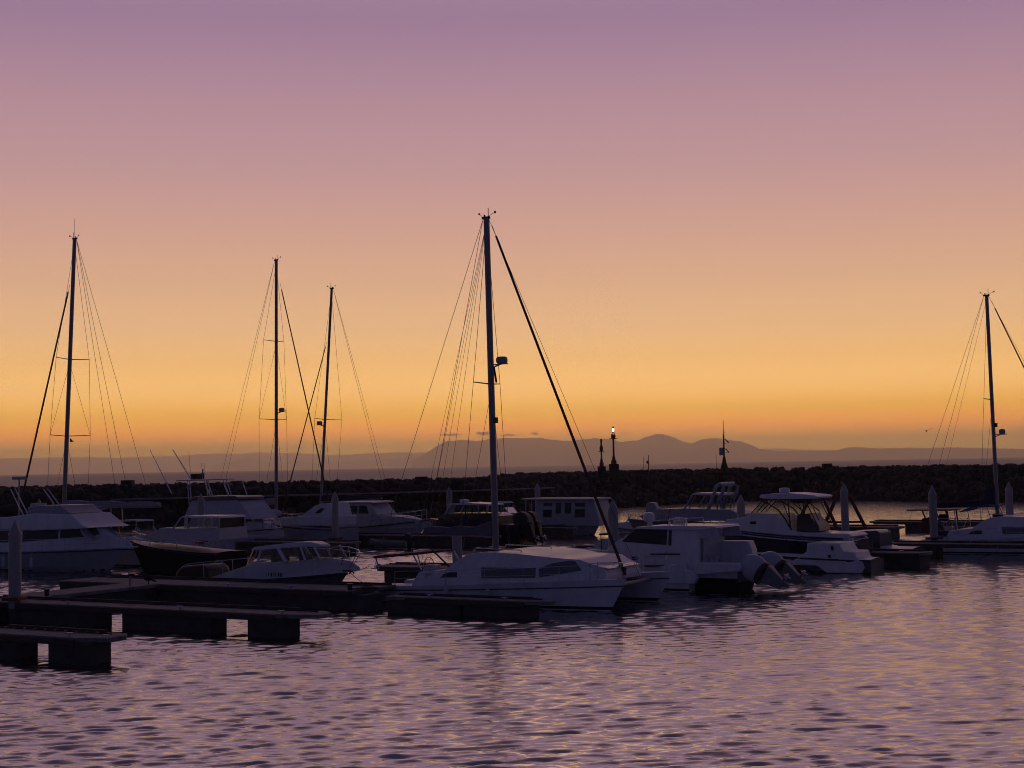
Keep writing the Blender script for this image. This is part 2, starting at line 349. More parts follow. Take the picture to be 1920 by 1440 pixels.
# ================================================================== the setting: water
def water():
    apex = 12.0
    a_in = np.linspace(-.40, .40, 620); a_out = np.array([.46, .56, .75, 1.1, 1.8, 3.2]); a = np.concatenate([-a_out[::-1], a_in, a_out])
    ys = [1.0, 6, 11, 15, 18, 20.5]
    while ys[-1] < 300: ys.append(ys[-1] * 1.0022)
    while ys[-1] < 62000: ys.append(ys[-1] * 1.045)
    ys = np.array(ys); ys[-1] = 62000
    Y = np.repeat(ys[:, None], len(a), 1); X = a[None, :] * (Y + apex)
    dy = np.gradient(ys)[:, None]
    Z = np.zeros_like(Y); lost = np.zeros_like(dy)
    n = 150; lam = np.exp(rng.uniform(math.log(.12), math.log(4.0), n))
    wgt = np.exp(-(np.log(lam / .40)) ** 2 / (2 * .70 ** 2)); wgt /= math.sqrt((wgt ** 2).sum() / 2)
    th = rng.normal(0, .30, n) + R(90 + 8); ph = rng.uniform(0, 2 * math.pi, n); sl = .25 * wgt
    gust = .70 + .46 * np.clip(np.sin(X * .045 + Y * .021 + 1.3) * .5 + np.sin(X * .017 - Y * .05 + .4) * .5 + np.sin(X * .11 + Y * .083) * .25, -1, 1)
    for i in range(n):
        k = 2 * math.pi / lam[i]; kx, ky = k * math.cos(th[i]), k * math.sin(th[i])
        fil = np.clip((lam[i] / dy - 1.7) / 1.6, 0, 1)
        lost += (sl[i] ** 2 / 2) * (1 - fil ** 2)
        if fil.max() <= 0: continue
        q = kx * X + ky * Y + ph[i]
        Z += sl[i] / k * fil * (np.sin(q) + .28 * np.sin(2 * q) + .09 * np.sin(3 * q))
    Z *= gust
    me = bpy.data.meshes.new('water'); nr, nc = Y.shape
    co = np.stack([X, Y, Z], -1).reshape(-1, 3).astype(np.float32)
    idx = np.arange(nr * nc).reshape(nr, nc)
    q = np.stack([idx[:-1, :-1], idx[:-1, 1:], idx[1:, 1:], idx[1:, :-1]], -1).reshape(-1, 4)
    me.vertices.add(len(co)); me.vertices.foreach_set('co', co.ravel())
    me.loops.add(q.size); me.loops.foreach_set('vertex_index', q.ravel().astype(np.int32))
    me.polygons.add(len(q)); me.polygons.foreach_set('loop_start', np.arange(0, q.size, 4, dtype=np.int32))
    me.polygons.foreach_set('use_smooth', np.ones(len(q), bool)); me.update()
    at = me.attributes.new('ripple', 'FLOAT', 'POINT')
    al = np.sqrt(2 * (lost * .8 + .0004)); ro = np.clip(np.sqrt(al) * .4, .05, .15) * np.ones_like(Y); ro = np.where(Y > 250, .52, ro)
    at.data.foreach_set('value', ro.ravel().astype(np.float32))
    m = bpy.data.materials.new('sea water'); m.use_nodes = True; t = m.node_tree; p = t.nodes['Principled BSDF']
    p.inputs['Base Color'].default_value = (.006, .009, .016, 1); im_ = t.nodes.new('ShaderNodeMapRange'); im_.inputs[1].default_value = .40; im_.inputs[2].default_value = .50; im_.inputs[3].default_value = 7.5; im_.inputs[4].default_value = 1.9; t.links.new(im_.outputs[0], p.inputs['IOR'])
    at_ = t.nodes.new('ShaderNodeAttribute'); at_.attribute_name = 'ripple'; t.links.new(at_.outputs['Fac'], p.inputs['Roughness']); t.links.new(at_.outputs['Fac'], im_.inputs[0])
    c = t.nodes.new('ShaderNodeTexCoord'); mp = t.nodes.new('ShaderNodeMapping'); mp.inputs['Scale'].default_value = (3.2, 7.0, 1)
    no = t.nodes.new('ShaderNodeTexNoise'); no.inputs['Scale'].default_value = 1.; no.inputs['Detail'].default_value = 3
    b = t.nodes.new('ShaderNodeBump'); b.inputs['Strength'].default_value = .22; b.inputs['Distance'].default_value = .02
    t.links.new(c.outputs['Object'], mp.inputs[0]); t.links.new(mp.outputs[0], no.inputs['Vector']); t.links.new(no.outputs['Fac'], b.inputs['Height']); t.links.new(b.outputs[0], p.inputs['Normal'])
    me.materials.append(m); o = bpy.data.objects.new('water', me); C.objects.link(o); struct(o)
water()

# ------------------------------------------------------------------ mountains across the bay and the air before them
def ridge(name, prof, Yd, depth, seed):
    Yd *= 3.2; depth *= 3.2
    r = np.random.default_rng(seed); pxs = [p[0] for p in prof]; n = 900
    X = []; Hh = []
    for px in np.linspace(pxs[0], pxs[-1], n):
        py = np.interp(px, pxs, [p[1] for p in prof]); p = D(px, py, Yd); X.append(p.x); Hh.append(p.z)
    X = np.array(X); Hh = np.maximum(np.array(Hh), 2)
    rough = sum(np.interp(np.linspace(0, k, n), np.arange(k + 1), r.uniform(-1, 1, k + 1)) * (30 / k) for k in (40, 90, 200, 420)); Hh = Hh * (1 + .05 * rough)
    prof2 = [(-1., 0.), (-.8, .12), (-.55, .34), (-.3, .68), (-.12, .92), (0, 1.), (.2, .8), (.6, .3), (1., 0)]
    vs = []
    for i in range(n):
        for k, (t, h) in enumerate(prof2):
            j = r.uniform(-.05, .05) if 0 < k < 8 and k != 5 else 0
            vs.append((X[i] * (1 + t * depth / Yd), Yd + t * depth, max(-1 if k in (0, 8) else 0, Hh[i] * (h + j * h)) - (3 if k in (0, 8) else 0)))
    m = len(prof2); fs = [(i * m + k, (i + 1) * m + k, (i + 1) * m + k + 1, i * m + k + 1) for i in range(n - 1) for k in range(m - 1)]
    o = MB().add(vs, fs).build(name, MTN, ang=180); struct(o)
ridge('mountains', [(772, 866), (785, 857), (800, 848), (820, 836), (835, 829), (860, 825), (890, 825), (930, 822), (960, 821), (985, 820), (1010, 821), (1060, 826), (1075, 826.5),
      (1090, 824), (1120, 821.5), (1145, 824), (1165, 829), (1195, 827), (1210, 821), (1230, 815), (1245, 813.5), (1265, 820), (1285, 830), (1297, 832), (1315, 824),
      (1340, 821.5), (1365, 824), (1388, 826), (1405, 834), (1425, 842), (1460, 846), (1520, 845), (1570, 844), (1590, 839), (1620, 838), (1650, 841), (1700, 839), (1740, 840),
      (1800, 839), (1880, 841), (1990, 843)], 9000, 1400, 3)
ridge('mountains', [(395, 873), (415, 868), (440, 863), (465, 857), (490, 864), (520, 868), (560, 864), (600, 868), (650, 864), (720, 861), (760, 857), (800, 854), (860, 852)], 12500, 1200, 5)
ridge('mountains', [(-120, 862), (0, 860), (170, 858), (330, 855), (370, 850), (420, 849), (450, 853), (480, 849), (520, 851), (560, 849), (600, 852), (620, 854), (680, 851), (740, 848), (790, 849),
      (850, 850), (1400, 842), (1450, 841), (1520, 843), (1600, 845)], 17500, 1200, 9)
def cloud(px, py, wpx, hpx, seed):
    r = random.Random(seed); Yd = 76000; p = D(px, py, Yd); s_ = Yd / F; q = MB()
    for i in range(9):
        t = (i + .5) / 9 * 2 - 1; hh = (1 - abs(t) ** 1.6) * r.uniform(.5, 1.) + .12
        q.ell((p.x + t * wpx / 2 * s_, Yd + r.uniform(-400, 400), p.z + r.uniform(-.1, .25) * hh * hpx * s_), (wpx / 7 * s_ * r.uniform(.8, 1.3), 800, hpx / 2 * s_ * hh), 12, 8)
    return q.build('cloud', CLOUD, ang=180)
for (px, py, wp, hp, lab) in [(845, 815.5, 38, 4, 'thin flat grey cloud at the left over the mountain shoulder'), (908, 813, 30, 8, 'largest small dark puff of cloud just left of the tall central mast'),
                              (955, 816, 26, 4, 'flat wisp of cloud just right of the tall central mast'), (1003, 813.5, 14, 5, 'small round puff of cloud right of the central mast'),
                              (1172, 812, 10, 2, 'tiny faint wisp of cloud right of the lit harbour light')]:
    tag(cloud(px, py, wp, hp, int(px)), lab, 'cloud', 'small clouds over the mountains')

# ------------------------------------------------------------------ breakwater
BW = [(-420, 150), (-100, 152), (300, 160), (700, 170), (950, 180), (1060, 190), (1150, 205), (1300, 222), (1380, 229), (1450, 232), (1520, 230), (1600, 222), (1700, 211), (1920, 200), (2200, 190), (2600, 175)]
BWT = [(-420, 4.8), (950, 4.65), (1030, 4.65), (1065, 4.95), (1300, 5.05), (2600, 5.0)]
def bw_path(n):
    out_ = []
    for px in np.linspace(-420, 2600, n):
        Yt = np.interp(px, [p[0] for p in BW], [p[1] for p in BW]); out_.append((D(px, 900, Yt).x, Yt, np.interp(px, [p[0] for p in BWT], [p[1] for p in BWT])))
    return np.array(out_)
bwroot = empty('breakwater', 'long dark rubble breakwater of piled rocks closing the harbour', 'breakwater', (0, 190, 0))
def breakwater():
    P_ = bw_path(160); o = np.array([0, 190, 0]); q = MB(); vs = []
    tan = np.gradient(P_[:, :2], axis=0); tan /= np.linalg.norm(tan, axis=1)[:, None]; nor = np.stack([-tan[:, 1], tan[:, 0]], 1)
    arc = np.concatenate([[0], np.cumsum(np.linalg.norm(np.diff(P_[:, :2], axis=0), axis=1))]); ker = np.ones(15) / 15
    nor = np.stack([np.convolve(np.pad(nor[:, k], 7, 'edge'), ker, 'valid') for k in (0, 1)], 1); nor /= np.linalg.norm(nor, axis=1)[:, None]
    sec = [(-1, -1.), (0, 0), (3, .33), (5.5, .62), (8.5, .88), (13, .88), (18, .3), (22, -.2)]
    for i in range(len(P_)):
        for d, h in sec: vs.append((P_[i, 0] + nor[i, 0] * d, P_[i, 1] + nor[i, 1] * d - 190, P_[i, 2] * h))
    m = len(sec); q.add(vs, [(i * m + k, (i + 1) * m + k, (i + 1) * m + k + 1, i * m + k + 1) for i in range(len(P_) - 1) for k in range(m - 1)])
    q.build('rubble_core', ROCK, bwroot, ang=180)
    bm = bmesh.new(); bmesh.ops.create_icosphere(bm, subdivisions=1, radius=1); bv = np.array([v.co[:] for v in bm.verts]); bf = np.array([[v.index for v in f.verts] for f in bm.faces]); bm.free()
    allv = []; allf = []; off = 0; n = 11000
    for _ in range(n):
        t = float(np.interp(rng.uniform(0, arc[-1]), arc, np.arange(len(P_)))); t = min(t, len(P_) - 1.001); i = int(t); f = t - i; base = P_[i] * (1 - f) + P_[i + 1] * f; nn = nor[i]
        d = rng.uniform(-.6, 13.5); d = d if rng.random() < .8 else rng.uniform(6.5, 13)
        h = np.interp(d, [s_[0] for s_ in sec], [s_[1] for s_ in sec]) * base[2]
        sz = float(np.clip(rng.lognormal(-.75, .42), .22, 1.1)) * (.8 if d > 6 else 1)
        v = bv / np.maximum(np.abs(bv).max(1)[:, None], 1e-6) ** rng.uniform(.35, .8)                 # blocky boulder
        v = v + rng.normal(0, .13, v.shape)
        v = v * (1 + .16 * np.sin(bv @ rng.normal(0, 2.4, 3) + rng.uniform(0, 6))[:, None]) * rng.uniform(.6, 1.15, 3) * sz
        qx, _r = np.linalg.qr(rng.normal(0, 1, (3, 3))); v = v @ qx
        top = base[2] if d > 6 else 99
        c = np.array([base[0] + nn[0] * d, base[1] + nn[1] * d - 190, h + sz * .25]); v = v + c
        over = v[:, 2].max() - (top + rng.uniform(-.45, .14)); v[:, 2] -= max(0, over)
        allv.append(v); allf.append(bf + off); off += len(bv)
    vv = np.concatenate(allv); ff = np.concatenate(allf)
    me = bpy.data.meshes.new('rock_armour'); me.vertices.add(len(vv)); me.vertices.foreach_set('co', vv.ravel().astype(np.float32))
    me.loops.add(ff.size); me.loops.foreach_set('vertex_index', ff.ravel().astype(np.int32)); me.polygons.add(len(ff)); me.polygons.foreach_set('loop_start', np.arange(0, ff.size, 3, dtype=np.int32)); me.update()
    me.materials.append(ROCK); o2 = bpy.data.objects.new('rock_armour', me); C.objects.link(o2); o2.parent = bwroot; o2['kind'] = 'stuff'
    q = MB(); pts = []
    for px in np.linspace(215, 1040, 40):
        Yt = np.interp(px, [p[0] for p in BW], [p[1] for p in BW]) + 3.2; pts.append((D(px, 900, Yt).x, Yt - 190))
    for (x0, y0), (x1, y1) in zip(pts[:-1], pts[1:]):
        z0, z1 = 3.02, 3.16
        q.add([(x0, y0 - .9, z0), (x1, y1 - .9, z0), (x1, y1 + 1.2, z0), (x0, y0 + 1.2, z0), (x0, y0 - .9, z1), (x1, y1 - .9, z1), (x1, y1 + 1.2, z1), (x0, y0 + 1.2, z1)],
              [(0, 1, 5, 4), (4, 5, 6, 7), (3, 2, 6, 7), (0, 1, 2, 3)])
    q.build('concrete_ledge', CONC, bwroot, smooth=False)
    for (px, wd) in [(264, 1.2), (872, 1.5), (1532, 1.4)]:
        t = (px + 420) / 3020 * (len(P_) - 1); i = int(t); b_ = P_[i]; n_ = nor[i]
        c = (b_[0] + n_[0] * 9, b_[1] + n_[1] * 9 - 190)
        MB().box((c[0] - wd / 2, c[1] - .8, b_[2] - 1.2), (c[0] + wd / 2, c[1] + .8, b_[2] + (.42 if px != 872 else .2))).build('concrete_block', ROCK, bwroot, .08)
breakwater()
def crest(px):
    Yt = np.interp(px, [p[0] for p in BW], [p[1] for p in BW]) + 8; z = np.interp(px, [p[0] for p in BWT], [p[1] for p in BWT]); p = D(px, 870, Yt)
    return p.x, p.y, z
def crest_h(px, py):
    x, y, z = crest(px); return D(px, py, y).z - z

def harbour_light(px, ytop, lit, label):
    x, y, z = crest(px); h = crest_h(px, ytop); r = empty('harbour_light', label, 'harbour light', (x, y, z - .5), 0, 'harbour lights on the breakwater'); h += .5
    k = 1.25 if lit else 1.
    MB().box((-.55 * k, -.5, -.4), (.55 * k, .5, 1.2 * k)).build('plinth', ROCK, r, .05)
    MB().lathe([(.32 * k, 1.2 * k), (.30 * k, 1.2 * k + .45), (.20 * k, 1.2 * k + .6), (.17 * k, 1.2 * k + .95), (.11 * k, 1.2 * k + 1.2)], n=14).build('pedestal', REDST, r)
    MB().tube([(0, 0, 1.2 * k + 1.1), (0, 0, h - 1.9)], .115 * k, 12, .10 * k).build('post', REDST, r)
    g = MB().lathe([(.11 * k, h - 1.95), (.25 * k, h - 1.6), (.25 * k, h - 1.2), (.13 * k, h - 1.0), (.12 * k, h - .75)], n=12)
    for a in range(4): g.tube([(0, 0, h - 1.7), (.55 * k * math.cos(a * 1.57 + .5), .55 * k * math.sin(a * 1.57 + .5), h - 1.8)], .03, 5)
    g.lathe([(.42 * k, h - 1.84), (.42 * k, h - 1.78)], n=16); g.build('gallery', REDST, r)
    MB().lathe([(.10, h - .75), (.13, h - .65), (.13, h - .40), (.10, h - .3)], n=12).build('lamp', LAMP if lit else TINT, r)
    MB().lathe([(.22, h - .30), (.16, h - .18), (.03, h)], n=12).build('lamp_cap', REDST, r)
    if lit:
        l = bpy.data.lights.new('lamp_light', 'POINT'); l.energy = 40; l.color = (1, .9, .75); l.shadow_soft_size = .2
        lo = bpy.data.objects.new('lamp_light', l); C.objects.link(lo); lo.parent = r; lo.location = (0, -.35, h - .5)
harbour_light(1128, 822, False, 'shorter unlit harbour light on a concrete plinth on the breakwater')
harbour_light(1151, 799, True, 'taller red harbour light with its white lamp lit on the breakwater')
def instrument_mast():
    x, y, z = crest(1358); h = crest_h(1358, 788); r = empty('instrument_mast', 'beacon mast with grey cabinet and two tilted solar panels on the breakwater', 'mast', (x, y, z - .5)); h += .5
    MB().lathe([(.75, -.3), (.55, .7), (.35, 1.3), (.17, 2.3)], n=14).build('base_cone', ROCK, r)
    MB().tube([(0, 0, 2.2), (0, 0, h * .72)], .13, 10).build('post', REDST, r)
    MB().tube([(0, 0, h * .72), (0, 0, h)], .05, 6).tube([(0, 0, h * .76), (.35, 0, h * .77)], .04, 5).build('antenna', REDST, r)
    MB().box((-.75, -.3, 2.5), (-.17, .3, 3.7)).build('cabinet', GREYP, r, .03)
    for zz_ in (h * .62, h * .43):
        q = MB(); q.add([(.22, -.35, zz_ + .05), (.75, -.35, zz_ - .55), (.75, .35, zz_ - .55), (.22, .35, zz_ + .05), (.26, -.35, zz_ + .14), (.82, -.35, zz_ - .48), (.82, .35, zz_ - .48), (.26, .35, zz_ + .14)],
                        [(0, 1, 2, 3), (4, 5, 6, 7), (0, 1, 5, 4), (1, 2, 6, 5), (2, 3, 7, 6), (3, 0, 4, 7)])
        q.tube([(0, 0, zz_ - .6), (.72, 0, zz_ - .52)], .03, 5).tube([(0, 0, zz_ + .1), (.3, 0, zz_ + .1)], .03, 5); q.build('solar_panel', TINT, r)
instrument_mast()
for px, yt, lab in [(1216, 853, 'thin dark sign pole with a small bracket standing on the breakwater rocks'), (1207, 857, 'very thin short pole just left of the bracketed pole on the breakwater'),
                    (1343, 852, 'thin short pole beside the instrument mast on the breakwater')]:
    x, y, z = crest(px); h = crest_h(px, yt) + .6; r = empty('pole', lab, 'pole', (x, y, z - .6), 0, 'thin poles on the breakwater')
    MB().tube([(0, 0, 0), (0, 0, h)], .09 if px == 1216 else .04, 8, .05 if px == 1216 else .03).build('shaft', REDST, r)
    if px == 1216: MB().box((-.3, -.05, h * .55), (.0, .05, h * .7)).tube([(0, 0, h * .5), (-.3, 0, h * .62)], .04, 5).build('bracket', REDST, r)

# ================================================================== floating docks
def dock(label, pA, width, floats, px_end, z=.85, name='floating_dock', dirv=None, start=None, tip=1.4, cleats=(), waler=True, see=None):
    """pA: pixel of a point on the near bottom edge (at the water); floats: pixel spans along the near face"""
    d = (dirv or U); nrm = Vector((-d.y, d.x, 0)); o = G(*pA); o.z = 0
    def X(px):
        c = ray(px, 0); c = Vector((c.x, c.y, 0)); c2 = ray(px, 1100); t = (o - CAMP).dot(nrm) / c2.dot(nrm); return ((CAMP + c2 * t) - o).dot(d)
    r = empty(name, label, 'dock', o, math.atan2(d.y, d.x), 'floating docks of the marina')
    def far(px, yy):
        k = ray(px, 1100); return X(px) + yy * (k.dot(d) / k.dot(nrm))
    fw_ = see or width - .1
    xs = [(X(a), far(b, fw_) if b == max(q for f_ in floats for q in f_) else X(b)) for a, b in floats]; lo = min(min(a, b) for a, b in xs); hi = max(max(a, b) for a, b in xs)
    if start is not None: lo = X(start)
    e = X(px_end); e = far(px_end, width * .72) if e > lo + 1 else e; x0, x1 = (lo, e) if e > lo + 1 else (e, hi)
    if e > hi or e > lo + 1: x0, x1 = lo, e
    if e < lo: x0, x1 = e, hi
    w = width; zt = z; q = MB(); th = .15
    if e >= hi: pl = [(x0, 0), (x1 - tip, 0), (x1, w * .28), (x1, w * .72), (x1 - tip * .4, w), (x0, w)]
    else: pl = [(x0 + tip, 0), (x1, 0), (x1, w), (x0 + tip * .4, w), (x0, w * .72), (x0, w * .28)]
    n = len(pl); q.add([(x, y, zt - th) for x, y in pl] + [(x, y, zt) for x, y in pl], [tuple(range(n)), tuple(range(n, 2 * n))] + [(i, (i + 1) % n, n + (i + 1) % n, n + i) for i in range(n)])
    q.build('deck', CONC, r, .02, smooth=False)
    if waler:
        g = MB(); n2 = 0; xx = x0 + tip
        while xx < x1 - tip:
            xe = min(xx + 3.2, x1 - tip); g.box((xx + .02, -.07, zt - .24), (xe - .02, -.003, zt - .04)); xx = xe
        if g.v: g.build('waler', TIMBER, r, .01, smooth=False)
    for i, (a, b_) in enumerate(xs):
        a, b_ = min(a, b_), max(a, b_); fw = see or w - .1
        if see and i < len(xs) - 1:                                   # the slot between floats runs askew to the quay
            k = ray(floats[i][1], 1100); b_ -= fw * -(k.dot(d) / k.dot(nrm))
        MB().box((a, .05, -.45), (b_, .05 + fw, zt - th - .003)).build('float', FLOATM, r, .05)
    K = MB(); xx = x0 + .3
    while xx < x1 - tip - .3:
        xe = min(xx + random.uniform(2.2, 3.0), x1 - tip - .1); K.box((xx, w - .16 + random.uniform(-.02, .02), zt + .003), (xe - .06, w - .04, zt + .09)); xx = xe
    if K.v: K.build('kerb', TIMBER, r, .01, smooth=False)
    q = MB(); nn = 40
    q.tube([(x0 + .2 + (x1 - x0 - .8) * i / nn, w * .72 + .05 * math.sin(i * 1.7), zt + .035) for i in range(nn + 1)], .03, 5); q.build('service_hose', BLACKP, r)
    for cx_ in cleats:
        x = X(cx_); MB().tube([(x - .16, .22, zt + .10), (x + .16, .22, zt + .10)], .025, 6).tube([(x, .22, zt), (x, .22, zt + .10)], .04, 6).build('cleat', STEEL, r)
    return r, X, o, nrm
dockA = dock('nearest finger dock with a gap between floats at the lower left corner', (150, 1248), 1.6, [(-60, 70), (87, 207)], 236, tip=1.0, see=.9, cleats=(120, 190))
dockB = dock('long finger dock on three dark floats reaching right at lower left', (500, 1196), 1.7, [(-60, 4), (17, 209), (226, 424), (461, 561)], 622, tip=1.6, see=.9, cleats=(120, 330, 520))
dockC = dock('wide dock alongside which the cabin boat and central catamaran lie', (640, 1145), 3.2, [(110, 245), (269, 718)], 721, tip=.05, cleats=(655, 420, 540), see=1.2)
dockC2 = dock('narrow finger dock running along the near side of the central catamaran', (1000, 1162), 1.0, [(724, 860), (866, 1010)], 1042, z=.70, tip=1.0, start=722, cleats=(800, 940))
def walkway():
    a = G(115, 1105, .85); d = Vector((V.x, V.y, 0)); o = a - V * 26; r = empty('floating_dock', 'main walkway dock at the left edge joining the nearer finger docks', 'dock', (o.x, o.y, 0), math.atan2(d.y, d.x), 'floating docks of the marina')
    MB().box((0, -2.2, .70), (31.5, 0, .846)).build('deck', CONC, r, .02, smooth=False)
    for k in range(4): MB().box((.4 + k * 7.8, -2.1, -.45), (7.0 + k * 7.8, -.1, .697)).build('float', FLOATM, r, .05)
walkway()
dockI = dock('short dark dock end just behind the small cabin boat', (600, 1040), 2.0, [(440, 540), (548, 668)], 672, tip=.3)
dockJ = dock('long low dark dock crossing behind the central catamaran and its mast', (817, 1026), 1.9, [(560, 760), (766, 932)], 940, tip=.5)
dockK = dock('short dock in front of the white houseboat', (1040, 1009), 1.8, [(960, 1012), (1020, 1078)], 1084, tip=.4)
dockM = dock('dock with its pointed tip left beside the cabin boat mooring ropes', (760, 1094), 2.2, [(719, 800), (806, 900)], 691, tip=.6, cleats=(706,))
dockL = dock('dark finger dock tip pointing left by the small open boat bow', (1100, 1056), 1.7, [(1120, 1230)], 1050, tip=.6)
dockE = dock('finger dock with its square float end behind the stepped sterns', (1700, 1066), 2.0, [(1420, 1560), (1568, 1745)], 1750, tip=.3, cleats=(1690,))
dockF = dock('finger dock in front of the right hand catamaran', (1760, 1046), 1.7, [(1690, 1770)], 1990, tip=.4, start=1660)
dockG = dock('thin dark dock tip pointing left in front of the open water', (1760, 998), 1.9, [(1700, 1900)], 1630, tip=.5)
dockH = dock('low dock carrying the red steel frames', (1600, 1009), 2.4, [(1500, 1570), (1578, 1690)], 1700, tip=.5)

# ------------------------------------------------------------------ piles
PILE = None
def pile(px, ytop, Y, label, zt=None, cap=True):
    p = D(px, ytop, Y); h = p.z; r = empty('mooring_pile', label, 'pile', (p.x, p.y, 0), random.uniform(0, 6), 'mooring piles of the marina'); r.rotation_euler.x = R(random.uniform(-.7, .7)); r.rotation_euler.y = R(random.uniform(-.7, .7))
    ch = .62 if cap else .03
    MB().lathe([(.25, -1.), (.25, h - ch)], n=16).build('shaft', PILEM, r)
    MB().lathe([(.27, h - ch), (.27, h - ch + .05), (.02, h)] if cap else [(.27, h - .03), (.27, h)], n=16).build('cap', PILEM if cap else CONC, r)
    q = MB(); q.box((-.42, -.36, .92), (.42, -.28, 1.06)).box((-.42, .28, .92), (.42, .36, 1.06)).box((-.42, -.277, .92), (-.34, .277, 1.06)).box((.34, -.277, .92), (.42, .277, 1.06)); q.build('guide_collar', REDST, r, .01)
    MB().lathe([(.253, -.2), (.256, .55), (.252, .6)], n=16).build('weed_band', FLOATM, r)
pile(28, 975, 60.8, 'nearest tall mooring pile with conical cap at the left edge')
pile(75, 935, 101, 'mooring pile whose cone tip shows above the left motor yacht')
pile(377, 925, 106, 'mooring pile standing before the white flybridge canvas')
pile(628, 921, 108, 'mooring pile between the white wedge cabin boat and the dark windowed cruiser')
pile(842, 912, 128, 'mooring pile behind the dark hulled boat with the radar dome')
pile(1008, 905, 134, 'mooring pile at the left end of the white houseboat')
pile(1148, 935, 72.5, 'broad mooring pile crossed by the furled forestay right of centre')
pile(1387, 927, 90, 'mooring pile left of the hardtop sport boat windscreen')
pile(1583, 905, 98, 'mooring pile between the red steel frames')
pile(1749, 910, 94, 'mooring pile beside the red stern arch of the right hand catamaran')
pile(1892, 903, 101, 'rightmost mooring pile just right of the catamaran mast')
pile(857, 1000, 76, 'short flat topped pile behind the central catamaran cabin', cap=False)

# ================================================================== boats
def planw(f, Ln, inset=.08, mx=9., tum=0., z0=0.):
    """half width that follows the hull plan"""
    def wf(x, z):
        t = min(1, max(0, (x + Ln) / Ln)); return max(.04, min(mx, f(t)[1] - inset) - tum * max(0, z - z0))
    return wf
def side_tubes(b, pairs, r, ys, name, m, parent=None):
    for (p, q) in pairs:
        for y in ys:
            a, c = p, q; b.part(name, MB().tube([(a[0], y, a[1]), (c[0], y, c[1])], r, 6), m, parent=parent)
def stanchion_rail(b, xs, f, Ln, h=.6, wires=(1., .5), name='guard_rail', y0=0., inset=.1, sides=(-1, 1), m=STEEL, r=.014):
    for sg in sides:
        q = MB(); tops = []
        for x in xs:
            t = min(1, max(0, (x + Ln) / Ln)); _, hw, z = f(t); y = y0 + sg * max(.03, hw - inset); tops.append((x, y, z))
            q.tube([(x, y, z - .02), (x + .02, y, z + h)], r, 6)
        for k in wires: q.tube([(x, y, z + h * k) for x, y, z in tops], r * (.9 if k == 1. else .6), 5)
        b.part(name, q, m)

